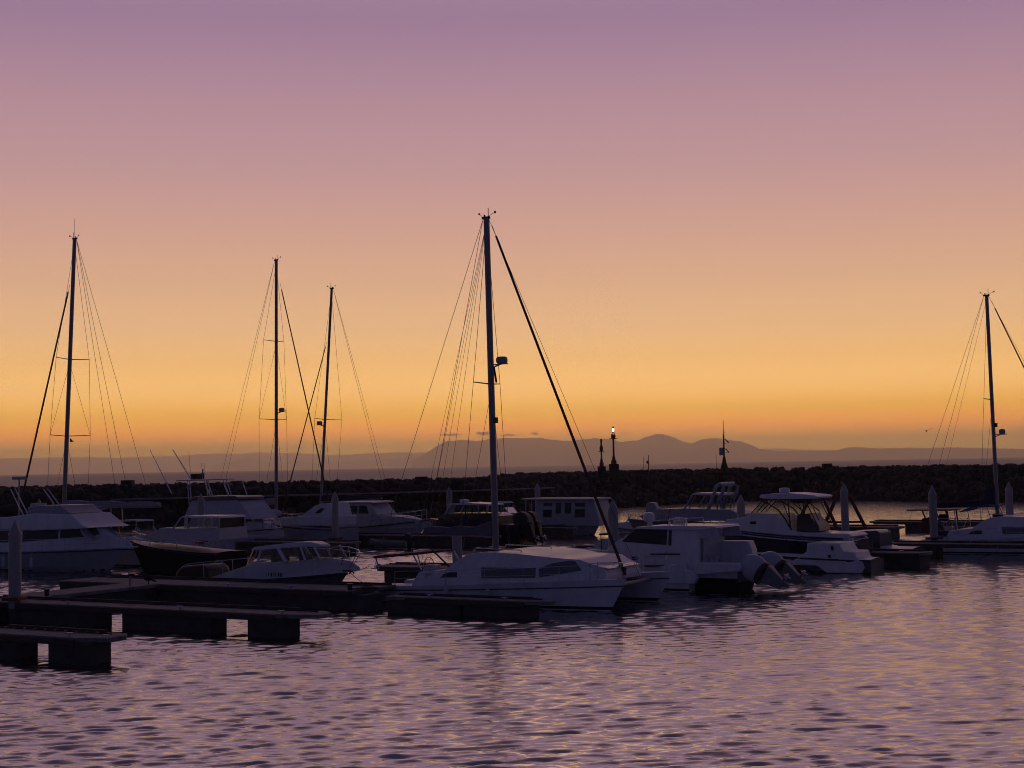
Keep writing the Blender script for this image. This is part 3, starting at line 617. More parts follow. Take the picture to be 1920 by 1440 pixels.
# ---- small cabin boat on the wide dock
def cabin_boat():
    b = Boat('cabin_boat', 'small white cabin boat with raked windows and red anchor, bow right along the near dock', 'boat', 653, 1072, 69.6)
    Ln = 10.2; f = hull(b, Ln, 2.7, 1.2, .62, 1.0, m=DGREY, dm=WHITE, rail=BLACKP)  # shade below the rub rail is put into the dark grey hull colour
    n = -1.1; W_ = planw(f, Ln, .10, 1.15)
    b.part('coaming', MB().cab(b.P([(372, 1091), (374, 1086), (405, 1083), (425, 1078), (446, 1070), (466, 1067), (479, 1055), (530, 1053.5), (597, 1049), (630, 1055), (646, 1066), (648, 1073), (530, 1086)], n), W_), WHITE, .03)
    wz = lambda x, z: W_(x, z) - .16 * max(0, z - 1.5)
    b.part('roof', MB().cab(b.P([(468, 1032), (474, 1026), (500, 1022.5), (540, 1018), (565, 1017.5), (583, 1023), (585, 1028), (560, 1026.5), (520, 1029), (484, 1032)], n), lambda x, z: min(1.05, wz(x, z))), WHITE, .03)
    for sg in (-1, 1):
        y = sg * .98
        for pl, r in [([(479, 1056), (486, 1030)], .06), ([(534, 1055), (517, 1028)], .09), ([(569, 1051), (560, 1026)], .05), ([(598, 1050), (585, 1026)], .05)]:
            (x0, z0), (x1, z1) = b.P(pl, n); b.part('window_pillar', MB().tube([(x0, y, z0), (x1, y * .97, z1)], r, 6), WHITE)
        for pl in ([(481, 1055), (488, 1031), (516, 1030), (531, 1054)], [(536, 1053), (520, 1030), (559, 1027.5), (567, 1050)], [(571, 1050), (562, 1028), (584, 1027.5), (597, 1049)]):
            pr = b.P(pl, n); b.part('window', MB().add([(x, y * .99, z) for x, z in pr], [tuple(range(4))]), GLASS)
    (x0, z0), (x1, z1) = b.P([(598, 1050), (585, 1026)], n)
    b.part('window', MB().add([(x0 + .02, -.9, z0), (x0 + .02, .9, z0), (x1 + .02, .9, z1), (x1 + .02, -.9, z1)], [(0, 1, 2, 3)]), GLASS)
    b.part('seat', MB().cab(b.P([(540, 1056), (541, 1043), (548, 1040), (553, 1056)], n), .35), BLACKP, .05)
    b.part('cabin_door_frame', MB().cab(b.P([(492, 1056), (495, 1031), (499, 1031), (503, 1056)], n), .5), BLACKP)
    side_tubes(b, [(b.L(455, 1071, n), b.L(472, 1029, n)), (b.L(463, 1069, n), b.L(480, 1029, n))], .025, (-.95, .95), 'awning_pole', STEEL)
    b.part('engine_cover', MB().cab(b.P([(331, 1088), (337, 1070), (346, 1061), (384, 1058), (393, 1066), (397, 1087)], -.6), .85), BLACKP, .12)
    for sg in (-1, 1):
        y = sg * 1.05; ar = [b.L(px, py, n) for px, py in [(334, 1084), (338, 1067), (347, 1059), (366, 1056), (420, 1050.5)]]
        rails(b, [(x, y, z) for x, z in ar], .024, [((b.L(416, 1051, n)[0], y, b.L(416, 1051, n)[1]), (b.L(416, 1083, n)[0], y, b.L(416, 1083, n)[1])), ((b.L(380, 1055, n)[0], y, b.L(380, 1055, n)[1]), (b.L(381, 1084, n)[0], y, b.L(381, 1084, n)[1]))], name='stern_rail')
    for sg in (-1, 1):
        tp = [b.L(px, py, -.4) for px, py in [(588, 1029), (605, 1027.5), (625, 1028), (650, 1033), (663, 1038.5)]]; ys = [.9, .85, .75, .5, .12]
        po = []
        for (tx, tz), ty, (dx, dy_) in zip(tp[2:], ys[2:], [(632, 1053), (639, 1059), (647, 1064)]):
            bx, bz = b.L(dx, dy_ + 2, -.4); po.append(((tx, sg * ty, tz), (bx, sg * ty * .8, bz)))
        rails(b, [(x, sg * y, z) for (x, z), y in zip(tp, ys)], .02, po, name='bow_rail')
    x, z = b.L(652, 1070.5); b.part('anchor', MB().box((x - .25, -.06, z - .03), (x + .22, .06, z + .05)).tube([(x + .2, -.18, z - .12), (x + .26, 0, z), (x + .2, .18, z - .12)], .035, 6), REDST, .01)
    le = MB(); x0, z0 = b.L(497, 1081, -1.2)
    for i, k in enumerate([.04, .05, .12, .04, .04, .13, .12, .04]):
        xx = x0 + i * .125; y = -W_(xx, 1) - .012; le.box((xx, y - .006, z0), (xx + k * .6, y, z0 + .17))
    b.part('bow_lettering', le, CANVAS, smooth=False)
    x, z = b.L(590, 1049, -.6); b.part('deck_hatch', MB().box((x - .25, -.3, z - .02), (x + .25, .3, z + .05)), CREAM, .02)
    return b
cb = cabin_boat()
def line_thing(label, p, q, sag, r=.016):
    p, q = Vector(p), Vector(q); pts = []
    for i in range(15):
        t = i / 14; v = p + (q - p) * t; v.z -= sag * 4 * t * (1 - t); pts.append(v)
    tag(MB().tube(pts, r, 5).build('mooring_line', ROPE), label, 'rope', 'mooring lines of the cabin boat')
bw_ = D(655, 1072, 69.4)
mx_, mo_ = dockM[1], dockM[2]
line_thing('nearly taut rope rising from the cabin boat bow to the dock tip', bw_, D(693, 1061, 79.5), .06)
line_thing('slack drooping rope from the cabin boat bow to the dock float corner', bw_, D(720, 1091, 78.5), .35)

# ---- sailing catamarans (one design, two boats)
class Cat(Boat):
    def __init__(s, name, label, cat, origin, group=None):
        s.o = Vector((origin.x, origin.y, 0)); s.right = True; s.h = ANG; s.x = U; s.y = V; s.near = -1
        s.root = empty(name, label, cat, s.o, s.h, group)
o4 = D(1175, 1084, 61)
REF = Cat('sailing_catamaran', 'large white sailing catamaran in the centre with the tallest mast and maroon bimini', 'catamaran', o4, 'sailing catamarans')
CL = {k: ([REF.L(px, py, 1.5 if 2 < i < 12 else (.4 if i in (12, 13) else -.35)) for i, (px, py) in enumerate(v)] if k == 'house' else REF.P(v, y)) for k, (v, y) in dict(
    house=([(775, 1099), (790, 1093), (812, 1075), (830, 1067), (878, 1063), (890, 1052), (904, 1041), (918, 1034), (945, 1031.5), (1000, 1034), (1032, 1037), (1066, 1043), (1090, 1049), (1103, 1056), (1111, 1068), (1117, 1081), (1117, 1093), (775, 1103)], -.35),
    win=([(901, 1064), (1003, 1065), (1005, 1083), (905, 1084)], -.35), fwin=([(1009, 1067), (1030, 1057), (1058, 1052.5), (1067, 1053.5), (1080, 1071), (1045, 1077), (1012, 1082)], -.35),
    port=([(826, 1083), (833, 1076), (842, 1073), (856, 1073), (858, 1083)], -.4), mast=([(930, 1031), (912, 409)], 2.2), fore=([(1172, 1078), (923, 424)], 2.2),
    spr=([(924, 720), (928, 684), (928, 1004)], 2.2), boom=([(794, 999)], 2.2), bim=([(742, 1038), (814, 1032.5), (814, 1037), (742, 1043)], 2.2),
    bleg=([(744, 1041), (750, 1062), (813, 1036), (829, 1064)], 2.2), wheel=([(819, 1050)], 2.2), aft=([(747, 1060), (784, 1008), (799, 1002), (812, 1002), (830, 1003)], 2.2), rod=([(806, 1027), (846, 1066)], 2.2)).items()}
def catamaran(b, second=False):
    Ln = 12.3; fs = [hull(b, Ln, 1.55, 1.32, .78, .75, y0=y, m=WHITE, dm=WHITE, flare=.8, pw=2.6, rail=None, cut=.5, sheer=1.2) for y in (0, 4.4)]
    for y, f in zip((0, 4.4), fs):
        q = MB()
        for sg in (-1, 1):
            q.tube([(f(i / 20, .78)[0], y + sg * (f(i / 20, .78)[1] + .01), f(i / 20, .78)[2]) for i in range(21)], .026, 6)
        b.part('rub_rail', q, NAVY)
        # sugar scoop steps
        st = MB()
        for k in range(3): st.box((-Ln - .02 - .28 * k - .28, y - .5, -.1), (-Ln - .02 - .28 * k, y + .5, .56 - .17 * k))
        b.part('transom_steps', st, WHITE, .03)
    b.part('bridge_deck', MB().box((-Ln + .9, .5, .52), (-2.9, 3.9, .98)), WHITE, .06)
    b.part('cross_beam', MB().tube([(-.95, .1, .98), (-.95, 4.3, .98)], .085, 10), ALU)
    b.part('trampoline', MB().box((-2.9, .72, .88), (-1.02, 3.68, .892)), CANVAS, smooth=False)
    z0 = 1.0; ww = lambda x, z: 2.72 - .34 * max(0, z - z0) - .55 * max(0, (x + 4.2) / 2.2) ** 2 * (1 if x > -4.2 else 0)
    ho = b.part('house', MB().cab(CL['house'], ww, 2.2), WHITE, .16)
    for k in ('win', 'fwin', 'port'):
        for sg in (-1, 1): b.part('window', MB().pane(CL[k], ww, sg, 2.2), SMOKE if k != 'port' else TINT)
    # panes across the front of the house
    hp = CL['house']; (xa, za), (xb, zb) = hp[13], hp[15]
    for k in range(3):
        y0, y1 = 2.2 - 1.5 + k * 1.02, 2.2 - 1.5 + k * 1.02 + .94
        b.part('window', MB().add([(xa + .03, y0, za - .05), (xa + .03, y1, za - .05), (xb + .05, y1, zb + .25), (xb + .05, y0, zb + .25)], [(0, 1, 2, 3)]), TINT)
    tx, tz = hp[8]; b.part('roof_hatch', MB().box((tx - .9, 1.2, tz - .02), (tx - .3, 1.8, tz + .06)), TINT, .02)
    q = MB()
    for y in (.9, 3.5): q.tube([(tx - 1.2, y, tz - .02), (tx - 1.1, y, tz + .11), (tx + 1.2, y, tz + .05), (tx + 1.3, y, tz - .08)], .025, 6)
    b.part('grab_rail', q, STEEL)
    xs = [-Ln + 1.2, -8.4, -6.4, -4.5, -2.9, -1.5, -.35]
    stanchion_rail(b, xs, fs[0], Ln, .62, y0=0., sides=(-1,)); stanchion_rail(b, xs, fs[1], Ln, .62, y0=4.4, sides=(1,))
    for y, f in zip((0, 4.4), fs):
        b.part('bow_rail', MB().tube([(-1.5, y - .35, 1.25), (-1.5, y - .35, 1.95), (-.25, y - .1, 1.97), (-.25, y + .1, 1.97), (-1.5, y + .35, 1.95), (-1.5, y + .35, 1.25)], .02, 6).tube([(-.3, y, 1.3), (-.25, y, 1.97)], .02, 6), STEEL)
    (mx0, mz0), (mx1, mz1) = CL['mast']; (fx, fz), (gx, gz) = CL['fore']
    sp = CL['spr']
    if second: mz1 -= .8; gz -= .8
    bx, bz = CL['boom'][0]
    if second: bz -= .15
    lines = [((gx - .3, 2.2, mz1 - .2), (x_, 2.2, z_)) for x_, z_ in CL['aft'][1:]] if not second else [((gx - .3, 2.2, mz1 - .2), (bx, 2.2, bz))]
    mo, pt = rig(b, 2.2, (mx0, mz0), (mx1, mz1), .155 if not second else .125, [(sp[0][1], 1.13)], 2.3, -.6, 1.0, ((fx, fz), (gx, gz)),
        [(CL['aft'][0][0], .3, CL['aft'][0][1]), (CL['aft'][0][0], 4.1, CL['aft'][0][1])], ((bx, bz), sp[2][1]), boomlift=1.1 if second else .25, cover=CANVAS if second else mat('grey sail cover', (.15, .16, .19), .85, noise=.2, scale=5),
        radar=(sp[1][1], 1, .26) if not second else (sp[1][1] - 3.1, 1, .2), wr=.012, lines=lines, furl=.085 if not second else .06, taper=.9)
    b.part('steaming_light', MB().box((pt(sp[0][1] - 1.6) + .12, 2.12, sp[0][1] - 1.75), (pt(sp[0][1] - 1.6) + .26, 2.28, sp[0][1] - 1.5)), BLACKP, parent=mo)
    b.part('mast_step', MB().box((mx0 - .28, 1.95, mz0 - .12), (mx0 + .28, 2.45, mz0 + .14)), ALU, .03)
    b.part('forestay_outer', MB().tube([(fx + .7, 2.2, fz - .05), (mx1 + .1, 2.2, mz1)], .011, 5), WIRE)
    if not second:
        b.part('radar_reflector', MB().tube([(pt(sp[0][1]) + .40, 2.0, sp[0][1] + .05), (pt(sp[0][1]) + .28, 2.0, sp[0][1] + .72)], .05, 8), BLACKP, parent=mo)
    bim = CL['bim']; bl = CL['bleg']
    if not second:
        b.part('bimini_top', MB().cab(bim, 1.75, 2.2), MAROON, .05)
    else:
        (xa, za), (xb, zb) = bim[0], bim[1]; xa += 3.0; xb += 2.3; za += .8; zb += .8; q = []
        for i in range(9):
            t = i / 8; q.append((xa + .5 + (xb + .6 - xa) * t, za - .25 + .42 * math.sin(math.pi * min(1, t * .62 + .02))))
        b.part('bimini_top', MB().cab(q + [(x, z - .05) for x, z in q[::-1]] , 1.7, 2.2), BLUEC)
    if second: bl = [(x + 3.1, z + (.75 if i % 2 == 0 else 0)) for i, (x, z) in enumerate(bl)]
    for y in (.55, 3.85):
        b.part('bimini_frame', MB().tube([(bl[0][0], y, bl[0][1]), (bl[1][0], y, bl[1][1])], .03, 6).tube([(bl[2][0], y, bl[2][1]), (bl[3][0], y, bl[3][1])], .035, 6).tube([(bl[1][0] - .45, y, bl[1][1]), (bl[0][0] + .05, y, bl[0][1] - .5)], .02, 5), STEEL)
    wx, wz_ = CL['wheel'][0]; q = MB(); ring = [(wx + .03, 1.5 + .42 * math.cos(a * .3927), wz_ - .25 + .42 * math.sin(a * .3927)) for a in range(17)]
    q.tube(ring, .02, 5)
    for a in range(3): q.tube([ring[a * 3], ring[a * 3 + 8]], .012, 5)
    b.part('steering_wheel', q, STEEL); b.part('helm_pedestal', MB().box((wx - .05, 1.2, .9), (wx + .5, 1.8, wz_ - .15)), WHITE, .05)
    b.part('cockpit_seat', MB().box((-Ln + 1.2, .9, .98), (-Ln + 2.0, 3.5, 1.32)), CANVAS, .05)
    if not second:
        (ra, rz), (rb, rzb) = CL['rod']; b.part('mainsheet', MB().tube([(ra, 2.2, rz), (rb, 2.2, rzb)], .04, 6), ROPE)
        for x in (-8.2, -6.1): fender(b, x, -.92, .5)
    return b
catamaran(REF)
xm = CL['mast'][0][0]; o5 = D(1870, 948, 95.5) - V * 2.2 - U * xm
c5 = Cat('sailing_catamaran', 'white sailing catamaran at the right edge with blue bimini and dark boom cover', 'catamaran', o5, 'sailing catamarans')
catamaran(c5, True)
def stern_arch(b):
    P_ = lambda *a: b.L(*a)
    (x0, z0), (x1, z1) = P_(1712, 955, 2.2), P_(1792, 954, 2.2)
    b.part('solar_panel', MB().box((x0, .8, z0 - .05), (x1, 3.6, z0 + .03)), REDST, .01)
    for pa, pc in [((1738, 956), (1745, 974)), ((1763, 956), (1778, 996)), ((1784, 957), (1789, 985))]:
        side_tubes(b, [(P_(*pa, 2.2), P_(*pc, 2.2))], .05, (1.1, 3.3), 'arch_leg', REDST)
    q = b.P([(1729, 998), (1731, 972), (1745, 969), (1750, 998)], 1.4); b.part('barbecue_box', MB().cab(q, .35, 1.4), MAROON, .05)
    q = b.P([(1762, 975), (1762, 964), (1777, 964), (1777, 975)], 2.6); b.part('life_raft', MB().cab(q, .3, 2.6), MAROON, .05)
    (x2, z2), (x3, z3) = P_(1752, 972, 0), P_(1815, 973, 0)
    stern = MB().tube([(x2, .2, z2), (x3, .2, z3)], .016, 5)
    for k in range(6): stern.tube([(x2 + (x3 - x2) * k / 5, .2, z2), (x2 + (x3 - x2) * k / 5, .2, z2 - .55)], .014, 5)
    b.part('stern_rail', stern, STEEL)
stern_arch(c5)

# ---- big motor yacht at the left edge
def motor_yacht():
    b = Boat('motor_yacht', 'large white flybridge motor yacht with dark window band at the left edge', 'yacht', 243, 1025, 90)
    Ln = 14.5; f = hull(b, Ln, 4.2, 1.5, 1.15, 1.7, m=GREYP, dm=WHITE); n = -1.75; W_ = planw(f, Ln, .35, 1.75)  # grey hull colour carries the shade on the yacht's side
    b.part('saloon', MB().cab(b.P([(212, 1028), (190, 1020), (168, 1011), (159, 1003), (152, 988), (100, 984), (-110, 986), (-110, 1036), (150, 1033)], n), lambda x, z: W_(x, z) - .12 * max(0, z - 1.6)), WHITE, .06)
    win = lambda x, z: W_(x, z) - .12 * max(0, z - 1.6)
    for pl in ([(-100, 996), (36, 995), (36, 1017), (-100, 1018)], [(40, 995), (98, 991), (98, 1011), (40, 1016)], [(101, 990.5), (150, 988.5), (157, 1003), (150, 1007), (101, 1010.5)]):
        for sg in (-1, 1): b.part('window', MB().pane(b.P(pl, n), win, sg), TINT)
    b.part('windscreen', MB().cab(b.P([(154, 988), (160, 1003), (172, 1011), (166, 1003)], -1.0), 1.25), mat('pale windscreen cover', (.6, .58, .6), .7), .02)
    b.part('flybridge', MB().cab(b.P([(166, 990), (151, 984), (129, 964), (60, 963), (18, 969), (-80, 974), (-80, 992), (60, 995), (142, 992)], n), lambda x, z: 1.72 - .15 * max(0, z - 3)), WHITE, .08)
    b.part('flybridge_screen', MB().cab(b.P([(131, 963), (116, 953), (112, 947.5), (68, 948), (51, 951), (49, 966)], -1.4), 1.35), GREYP, .05)
    b.part('helm_seat', MB().cab(b.P([(52, 965), (54, 944), (62, 944), (66, 965)], -.6), .5), LCANV, .05)
    for p, q in [((20, 917), (44, 966)), ((28, 915), (52, 963)), ((82, 917), (108, 955)), ((90, 917), (116, 953))]:
        a, c = b.L(*p, -1.2), b.L(*q, -1.2); b.part('outrigger', MB().tube([(a[0], -1.2, a[1]), (c[0], -1.2, c[1])], .03, 6, .045), STEEL)
    stanchion_rail(b, [-9, -7.3, -5.6, -4, -2.6, -1.3, -.2], f, Ln, .7, inset=.12)
    b.part('bow_platform', MB().box((-.7, -.3, 1.46), (.45, .3, 1.55)), WHITE, .02)
    a = b.L(36, 898, .5); e = b.L(36, 950, .5); b.part('radar_mast', MB().tube([(a[0], .5, a[1]), (e[0], .5, e[1] - .6)], .05, 6).box((a[0] - .45, .3, a[1] - .05), (a[0] + .45, .7, a[1] + .15)), GREYP)
    for x in (-8.5, -6): fender(b, x, -2.2, .6)
    return b
motor_yacht()

# ---- monohull sailing yachts
def yacht(label, px, py, Y, right, Ln, B, mast, fore, spread, boom, backs, radar=None, hm=WHITE, zb=1.5, zs=1.2, cover=CANVAS, z0y=None, whip=None, rad=.12, furl=.06, house=True, flag=False):
    b = Boat('sailing_yacht', label, 'sailboat', px, py, Y, right, 'monohull sailing yachts')
    f = hull(b, Ln, B, zb, zs, 1.3, m=hm, dm=CREAM, flare=.82)
    mb, mt = b.L(*mast[0]), b.L(*mast[1]); sp = [(b.L(mast[0][0], y)[1], w_) for y, w_ in spread]
    W_ = planw(f, Ln, .5, B / 2 - .6); xm = mb[0]
    if house: b.part('coachroof', MB().cab([(xm + 2.2, zb - .1), (xm + 1.7, zb + .22), (xm - .5, zb + .45), (xm - 3.6, zb + .5), (xm - 3.9, zb - .15), (xm - 3.9, zs - .05), (xm + 2.2, zs + .02)], lambda x, z: W_(x, z) - .1 * max(0, z - zb)), CREAM, .08)
    for k in range(3):
        for sg in (-1, 1): b.part('window', MB().pane([(xm - .2 - k * 1.15, zb + .12), (xm - 1.05 - k * 1.15, zb + .12), (xm - 1.0 - k * 1.15, zb + .32), (xm - .3 - k * 1.15, zb + .30)], lambda x, z: W_(x, z) - .1 * max(0, z - zb), sg), TINT)
    bx = b.L(*boom[0]) if boom else None
    mo, pt = rig(b, 0, (mb[0], min(mb[1], zb + .3)), mt, rad, sp, B / 2 - .2, -.25, zs + .1, (b.L(*fore[0]), b.L(*fore[1])), [(b.L(*q)[0], yy, b.L(*q)[1]) for q, yy in backs],
        (bx, b.L(*boom[1])[1]) if boom else None, cover=cover, radar=radar and (b.L(*radar[0])[1], radar[1], .25), wr=.013, whip=whip, furl=furl)
    stanchion_rail(b, [-Ln + .4 + k * (Ln - .7) / 6 for k in range(7)], f, Ln, .65)
    if flag:
        a = b.L(140, 829); b.part('pennant', MB().add([(a[0], .4, a[1]), (a[0], .4, a[1] + .28), (a[0] - .35, .4, a[1] + .02)], [(0, 1, 2)]), REDST)
    return b, f
yl, fl = yacht('sailing yacht at far left with a furled foresail sloping left and long boom', 22, 982, 103.2, False, 15, 4.0, [(118, 950), (140, 448)], [(30, 985), (131, 533)],
      [(675, 1.45), (818, 1.75)], [(301, 949), (118, 950)], [((262, 940), .9), ((266, 950), -.9), ((228, 960), .2)], whip=1.35, rad=.15, furl=.085, flag=True, zb=1.6, cover=mat('pale blue sail cover', (.36, .37, .44), .85, noise=.2, scale=5))
q_ = yl.P([(112, 963), (126, 953), (160, 948), (201, 948), (201, 950), (165, 955), (135, 966), (118, 968)], 0)
yl.part('sprayhood', MB().cab(q_, 1.8), LCANV, .03)
for k in (158, 176, 197): side_tubes(yl, [(yl.L(k, 952), yl.L(k + 2, 992))], .03, (-1.5, 1.5), 'awning_pole', STEEL)
yacht('sailing yacht with the upright second mast and two pairs of spreaders', 628, 977, 121, True, 14, 4.1, [(518, 972), (518, 488)], [(624, 975), (525, 530)],
      [(640, 1.3), (787, 1.75)], [(438, 942), (518, 944)], [((394, 985), .7), ((403, 985), -.7)], radar=((520, 773), 1), rad=.15, furl=.07, cover=mat('pale grey sail cover', (.36, .37, .42), .85))
yacht('sailing yacht with the shorter mast leaning right and furled foresail crossing left', 522, 975, 133, False, 13, 3.8, [(600, 972), (622, 541)], [(525, 976), (613, 640)],
      [(787, 1.9)], [(716, 934), (602, 940)], [((742, 975), .6), ((738, 985), -.6)], radar=((604, 797), 1), hm=NAVY, rad=.13, furl=.065)

# ---- flybridge sport fisher with tower
def sport_fisher():
    b = Boat('fishing_boat', 'white sport fishing boat with a tall pipe tower and pale flybridge canvas', 'fishing boat', 516, 1004, 111)
    Ln = 11.5; f = hull(b, Ln, 3.8, 1.75, 1.1, 1.4, m=WHITE, dm=WHITE); n = -1.5; W_ = planw(f, Ln, .25, 1.6)
    b.part('trunk_cabin', MB().cab(b.P([(300, 1012), (300, 990), (398, 988), (432, 982), (458, 979), (475, 982), (492, 989), (506, 998), (508, 1008)], n), W_), WHITE, .08)
    hw = lambda x, z: min(W_(x, z), 1.5) - .08 * max(0, z - 2)
    b.part('deckhouse', MB().cab(b.P([(345, 992), (345, 965), (448, 962), (464, 980), (464, 990)], n), hw), WHITE, .04)
    for pl in ([(399, 966), (447, 964), (459, 979), (432, 983), (399, 988)], [(352, 968), (394, 966), (394, 987), (352, 988)]):
        for sg in (-1, 1): b.part('window', MB().pane(b.P(pl, n), hw, sg), TINT)
    b.part('windscreen', MB().cab(b.P([(449, 963), (464, 979), (467, 979), (452, 962)], -.6), 1.2), TINT)
    b.part('flybridge_canvas', MB().cab(b.P([(346, 966), (352, 952), (357, 938), (440, 936.5), (452, 946), (472, 974), (458, 973), (449, 964)], n), lambda x, z: 1.45 - .1 * max(0, z - 3)), LCANV, .05)
    b.part('flybridge_roof', MB().cab(b.P([(354, 939), (362, 931), (440, 930), (446, 933), (446, 937)], n), 1.5), DGREY, .04)
    top = [b.L(350, 901, 0), b.L(428, 898, 0)]; z = top[0][1]
    q = MB().tube([(top[0][0], -1.1, z), (top[1][0] - .3, -1.1, z + .05), (top[1][0], -.7, z + .05), (top[1][0], .7, z + .05), (top[1][0] - .3, 1.1, z + .05), (top[0][0], 1.1, z), (top[0][0], -1.1, z)], .045, 6)
    b.part('tower_platform', q.box((top[0][0] + .1, -1.0, z - .03), (top[0][0] + 1.6, 1.0, z + .02)), STEEL)
    for p, q2 in [((352, 901), (357, 962)), ((356, 901), (362, 962)), ((384, 901), (398, 938)), ((390, 901), (402, 938)), ((420, 903), (431, 936))]:
        side_tubes(b, [(b.L(*p, -1.), b.L(*q2, -1.))], .035, (-1.05, 1.05), 'tower_leg', STEEL)
    x, z2 = b.L(368, 899, 0); b.part('tower_helm', MB().box((x - .25, -.4, z2), (x + .25, .4, z2 + .45)), BLACKP, .05)
    x, z2 = b.L(380, 898, 0); b.part('searchlight', MB().tube([(x, 0, z2), (x, 0, z2 + .45)], .13, 8).tube([(x, 0, z2 + .4), (x, 0, z2 + .75)], .05, 6), BLACKP)
    for p, q2, r in [((281, 843), (322, 925), .022), ((324, 843), (359, 900), .03), ((354, 845), (358, 900), .012), ((378, 868), (380, 898), .012), ((383, 868), (383, 898), .012)]:
        a, c = b.L(*p, -.9), b.L(*q2, -.9); b.part('antenna' if r < .02 else 'outrigger', MB().tube([(c[0], -.9, c[1]), (a[0], -.9, a[1])], r * 1.6, 6, r), STEEL)
    stanchion_rail(b, [-7, -5.6, -4.2, -2.8, -1.5, -.3], f, Ln, .6, wires=(1.,), r=.02)
    b.part('pulpit', MB().tube([(-.9, -.35, 1.7), (-.85, -.35, 2.25), (.15, -.3, 2.25), (.4, -.28, 1.7)], .03, 6).tube([(-.9, .35, 1.7), (-.85, .35, 2.25), (.15, .3, 2.25), (.4, .28, 1.7)], .03, 6).box((-.6, -.3, 1.66), (.5, .3, 1.74)), STEEL)
sport_fisher()
def small_cruiser():
    b = Boat('cabin_cruiser', 'dark hulled cabin cruiser, bow left, moored in front of the tower fishing boat', 'boat', 244, 1007, 92, False)
    Ln = 8.2; f = hull(b, Ln, 3.0, 1.85, 1.25, 1.1, m=MATTEBLK, dm=GREYP); n = 1.2; W_ = planw(f, Ln, .15, 1.3)
    b.part('trunk_cabin', MB().cab(b.P([(256, 1009), (272, 1001), (300, 993), (322, 991), (410, 990), (412, 1012), (300, 1016)], n), W_), CREAM, .06)
    b.part('roof', MB().cab(b.P([(337, 971), (341, 967.5), (408, 968), (412, 972)], n), 1.15), WHITE, .03)
    for pl in ([(323, 991), (338, 970)], [(349, 991), (360, 970)], [(372, 991), (375, 970)], [(409, 991), (409, 970)]):
        side_tubes(b, [tuple(b.P(pl, n))], .05, (-1.1, 1.1), 'window_pillar', CREAM)
    for pl in ([(325, 990), (340, 970), (359, 970), (349, 990)], [(351, 990), (361, 970), (374, 970), (372, 990)], [(374, 990), (377, 970), (408, 970), (408, 990)]):
        for sg in (-1, 1): b.part('window', MB().add([(x, sg * 1.09, z) for x, z in b.P(pl, n)], [(0, 1, 2, 3)]), GLASS)
    b.part('cabin_bulkhead', MB().cab(b.P([(405, 1010), (405, 970), (408, 970), (408, 1010)], n), 1.05), BLACKP)
    stanchion_rail(b, [-5.2, -4, -2.8, -1.6, -.4], f, Ln, .62, wires=(1., .5), r=.022)
small_cruiser()
def wedge_boat():
    b = Boat('cabin_cruiser', 'white cabin cruiser, bow left, with one smooth wedge cabin beside a pile', 'boat', 490, 978, 118, False)
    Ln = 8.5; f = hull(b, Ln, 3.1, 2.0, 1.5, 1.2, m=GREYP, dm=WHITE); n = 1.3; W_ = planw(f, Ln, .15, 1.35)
    wz = lambda x, z: W_(x, z) - .12 * max(0, z - 2)
    b.part('foredeck', MB().cab(b.P([(500, 979), (512, 972), (560, 968), (630, 968), (630, 986), (505, 986)], n), W_), WHITE, .05)
    b.part('cabin', MB().cab(b.P([(563, 970), (577, 958), (589, 948), (600, 944), (617, 943), (622, 968), (622, 974), (565, 974)], n), wz), WHITE, .07)
    for sg in (-1, 1): b.part('window', MB().pane(b.P([(590, 962), (600, 953), (608, 953), (600, 962)], n), wz, sg), TINT)
    x, z = b.L(504, 960, .5); b.part('covered_tender', MB().ell((x - .3, .3, z - .1), (.75, .5, .3), 12, 8), LCANV)
    stanchion_rail(b, [-3, -2, -1, -.2], f, Ln, .5, wires=(1.,))
wedge_boat()
def dark_window_cruiser():
    b = Boat('fishing_boat', 'white cruiser, bow right, with a long row of dark windows below a flat hardtop', 'fishing boat', 804, 972, 118)
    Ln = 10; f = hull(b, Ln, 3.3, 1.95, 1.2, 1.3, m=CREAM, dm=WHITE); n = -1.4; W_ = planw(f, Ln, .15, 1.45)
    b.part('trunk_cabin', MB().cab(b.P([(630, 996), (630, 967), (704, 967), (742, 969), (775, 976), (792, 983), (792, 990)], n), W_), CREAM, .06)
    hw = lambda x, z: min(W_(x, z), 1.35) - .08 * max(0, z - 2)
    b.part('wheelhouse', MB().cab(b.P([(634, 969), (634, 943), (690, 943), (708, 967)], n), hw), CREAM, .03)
    for pl in ([(637, 948), (650, 948), (650, 963), (637, 963)], [(653, 948), (668, 948), (668, 963), (653, 963)], [(671, 948), (685, 948), (690, 963), (671, 963)]):
        for sg in (-1, 1): b.part('window', MB().pane(b.P(pl, n), hw, sg), TINT)
    b.part('windscreen', MB().cab(b.P([(691, 944), (708, 966), (711, 966), (694, 943)], -.5), 1.1), TINT)
    b.part('hardtop', MB().cab(b.P([(632, 943), (634, 940.5), (697, 940.5), (700, 943)], n), 1.45), WHITE, .02)
    stanchion_rail(b, [-4.6, -3.7, -2.8, -1.9, -1, -.2], f, Ln, .75, wires=(1., .5), r=.022)
    x, z = b.L(782, 980, -.3); b.part('deck_chest', MB().box((x - .5, -.5, z - .2), (x + .3, .4, z + .25)), LCANV, .08)
dark_window_cruiser()
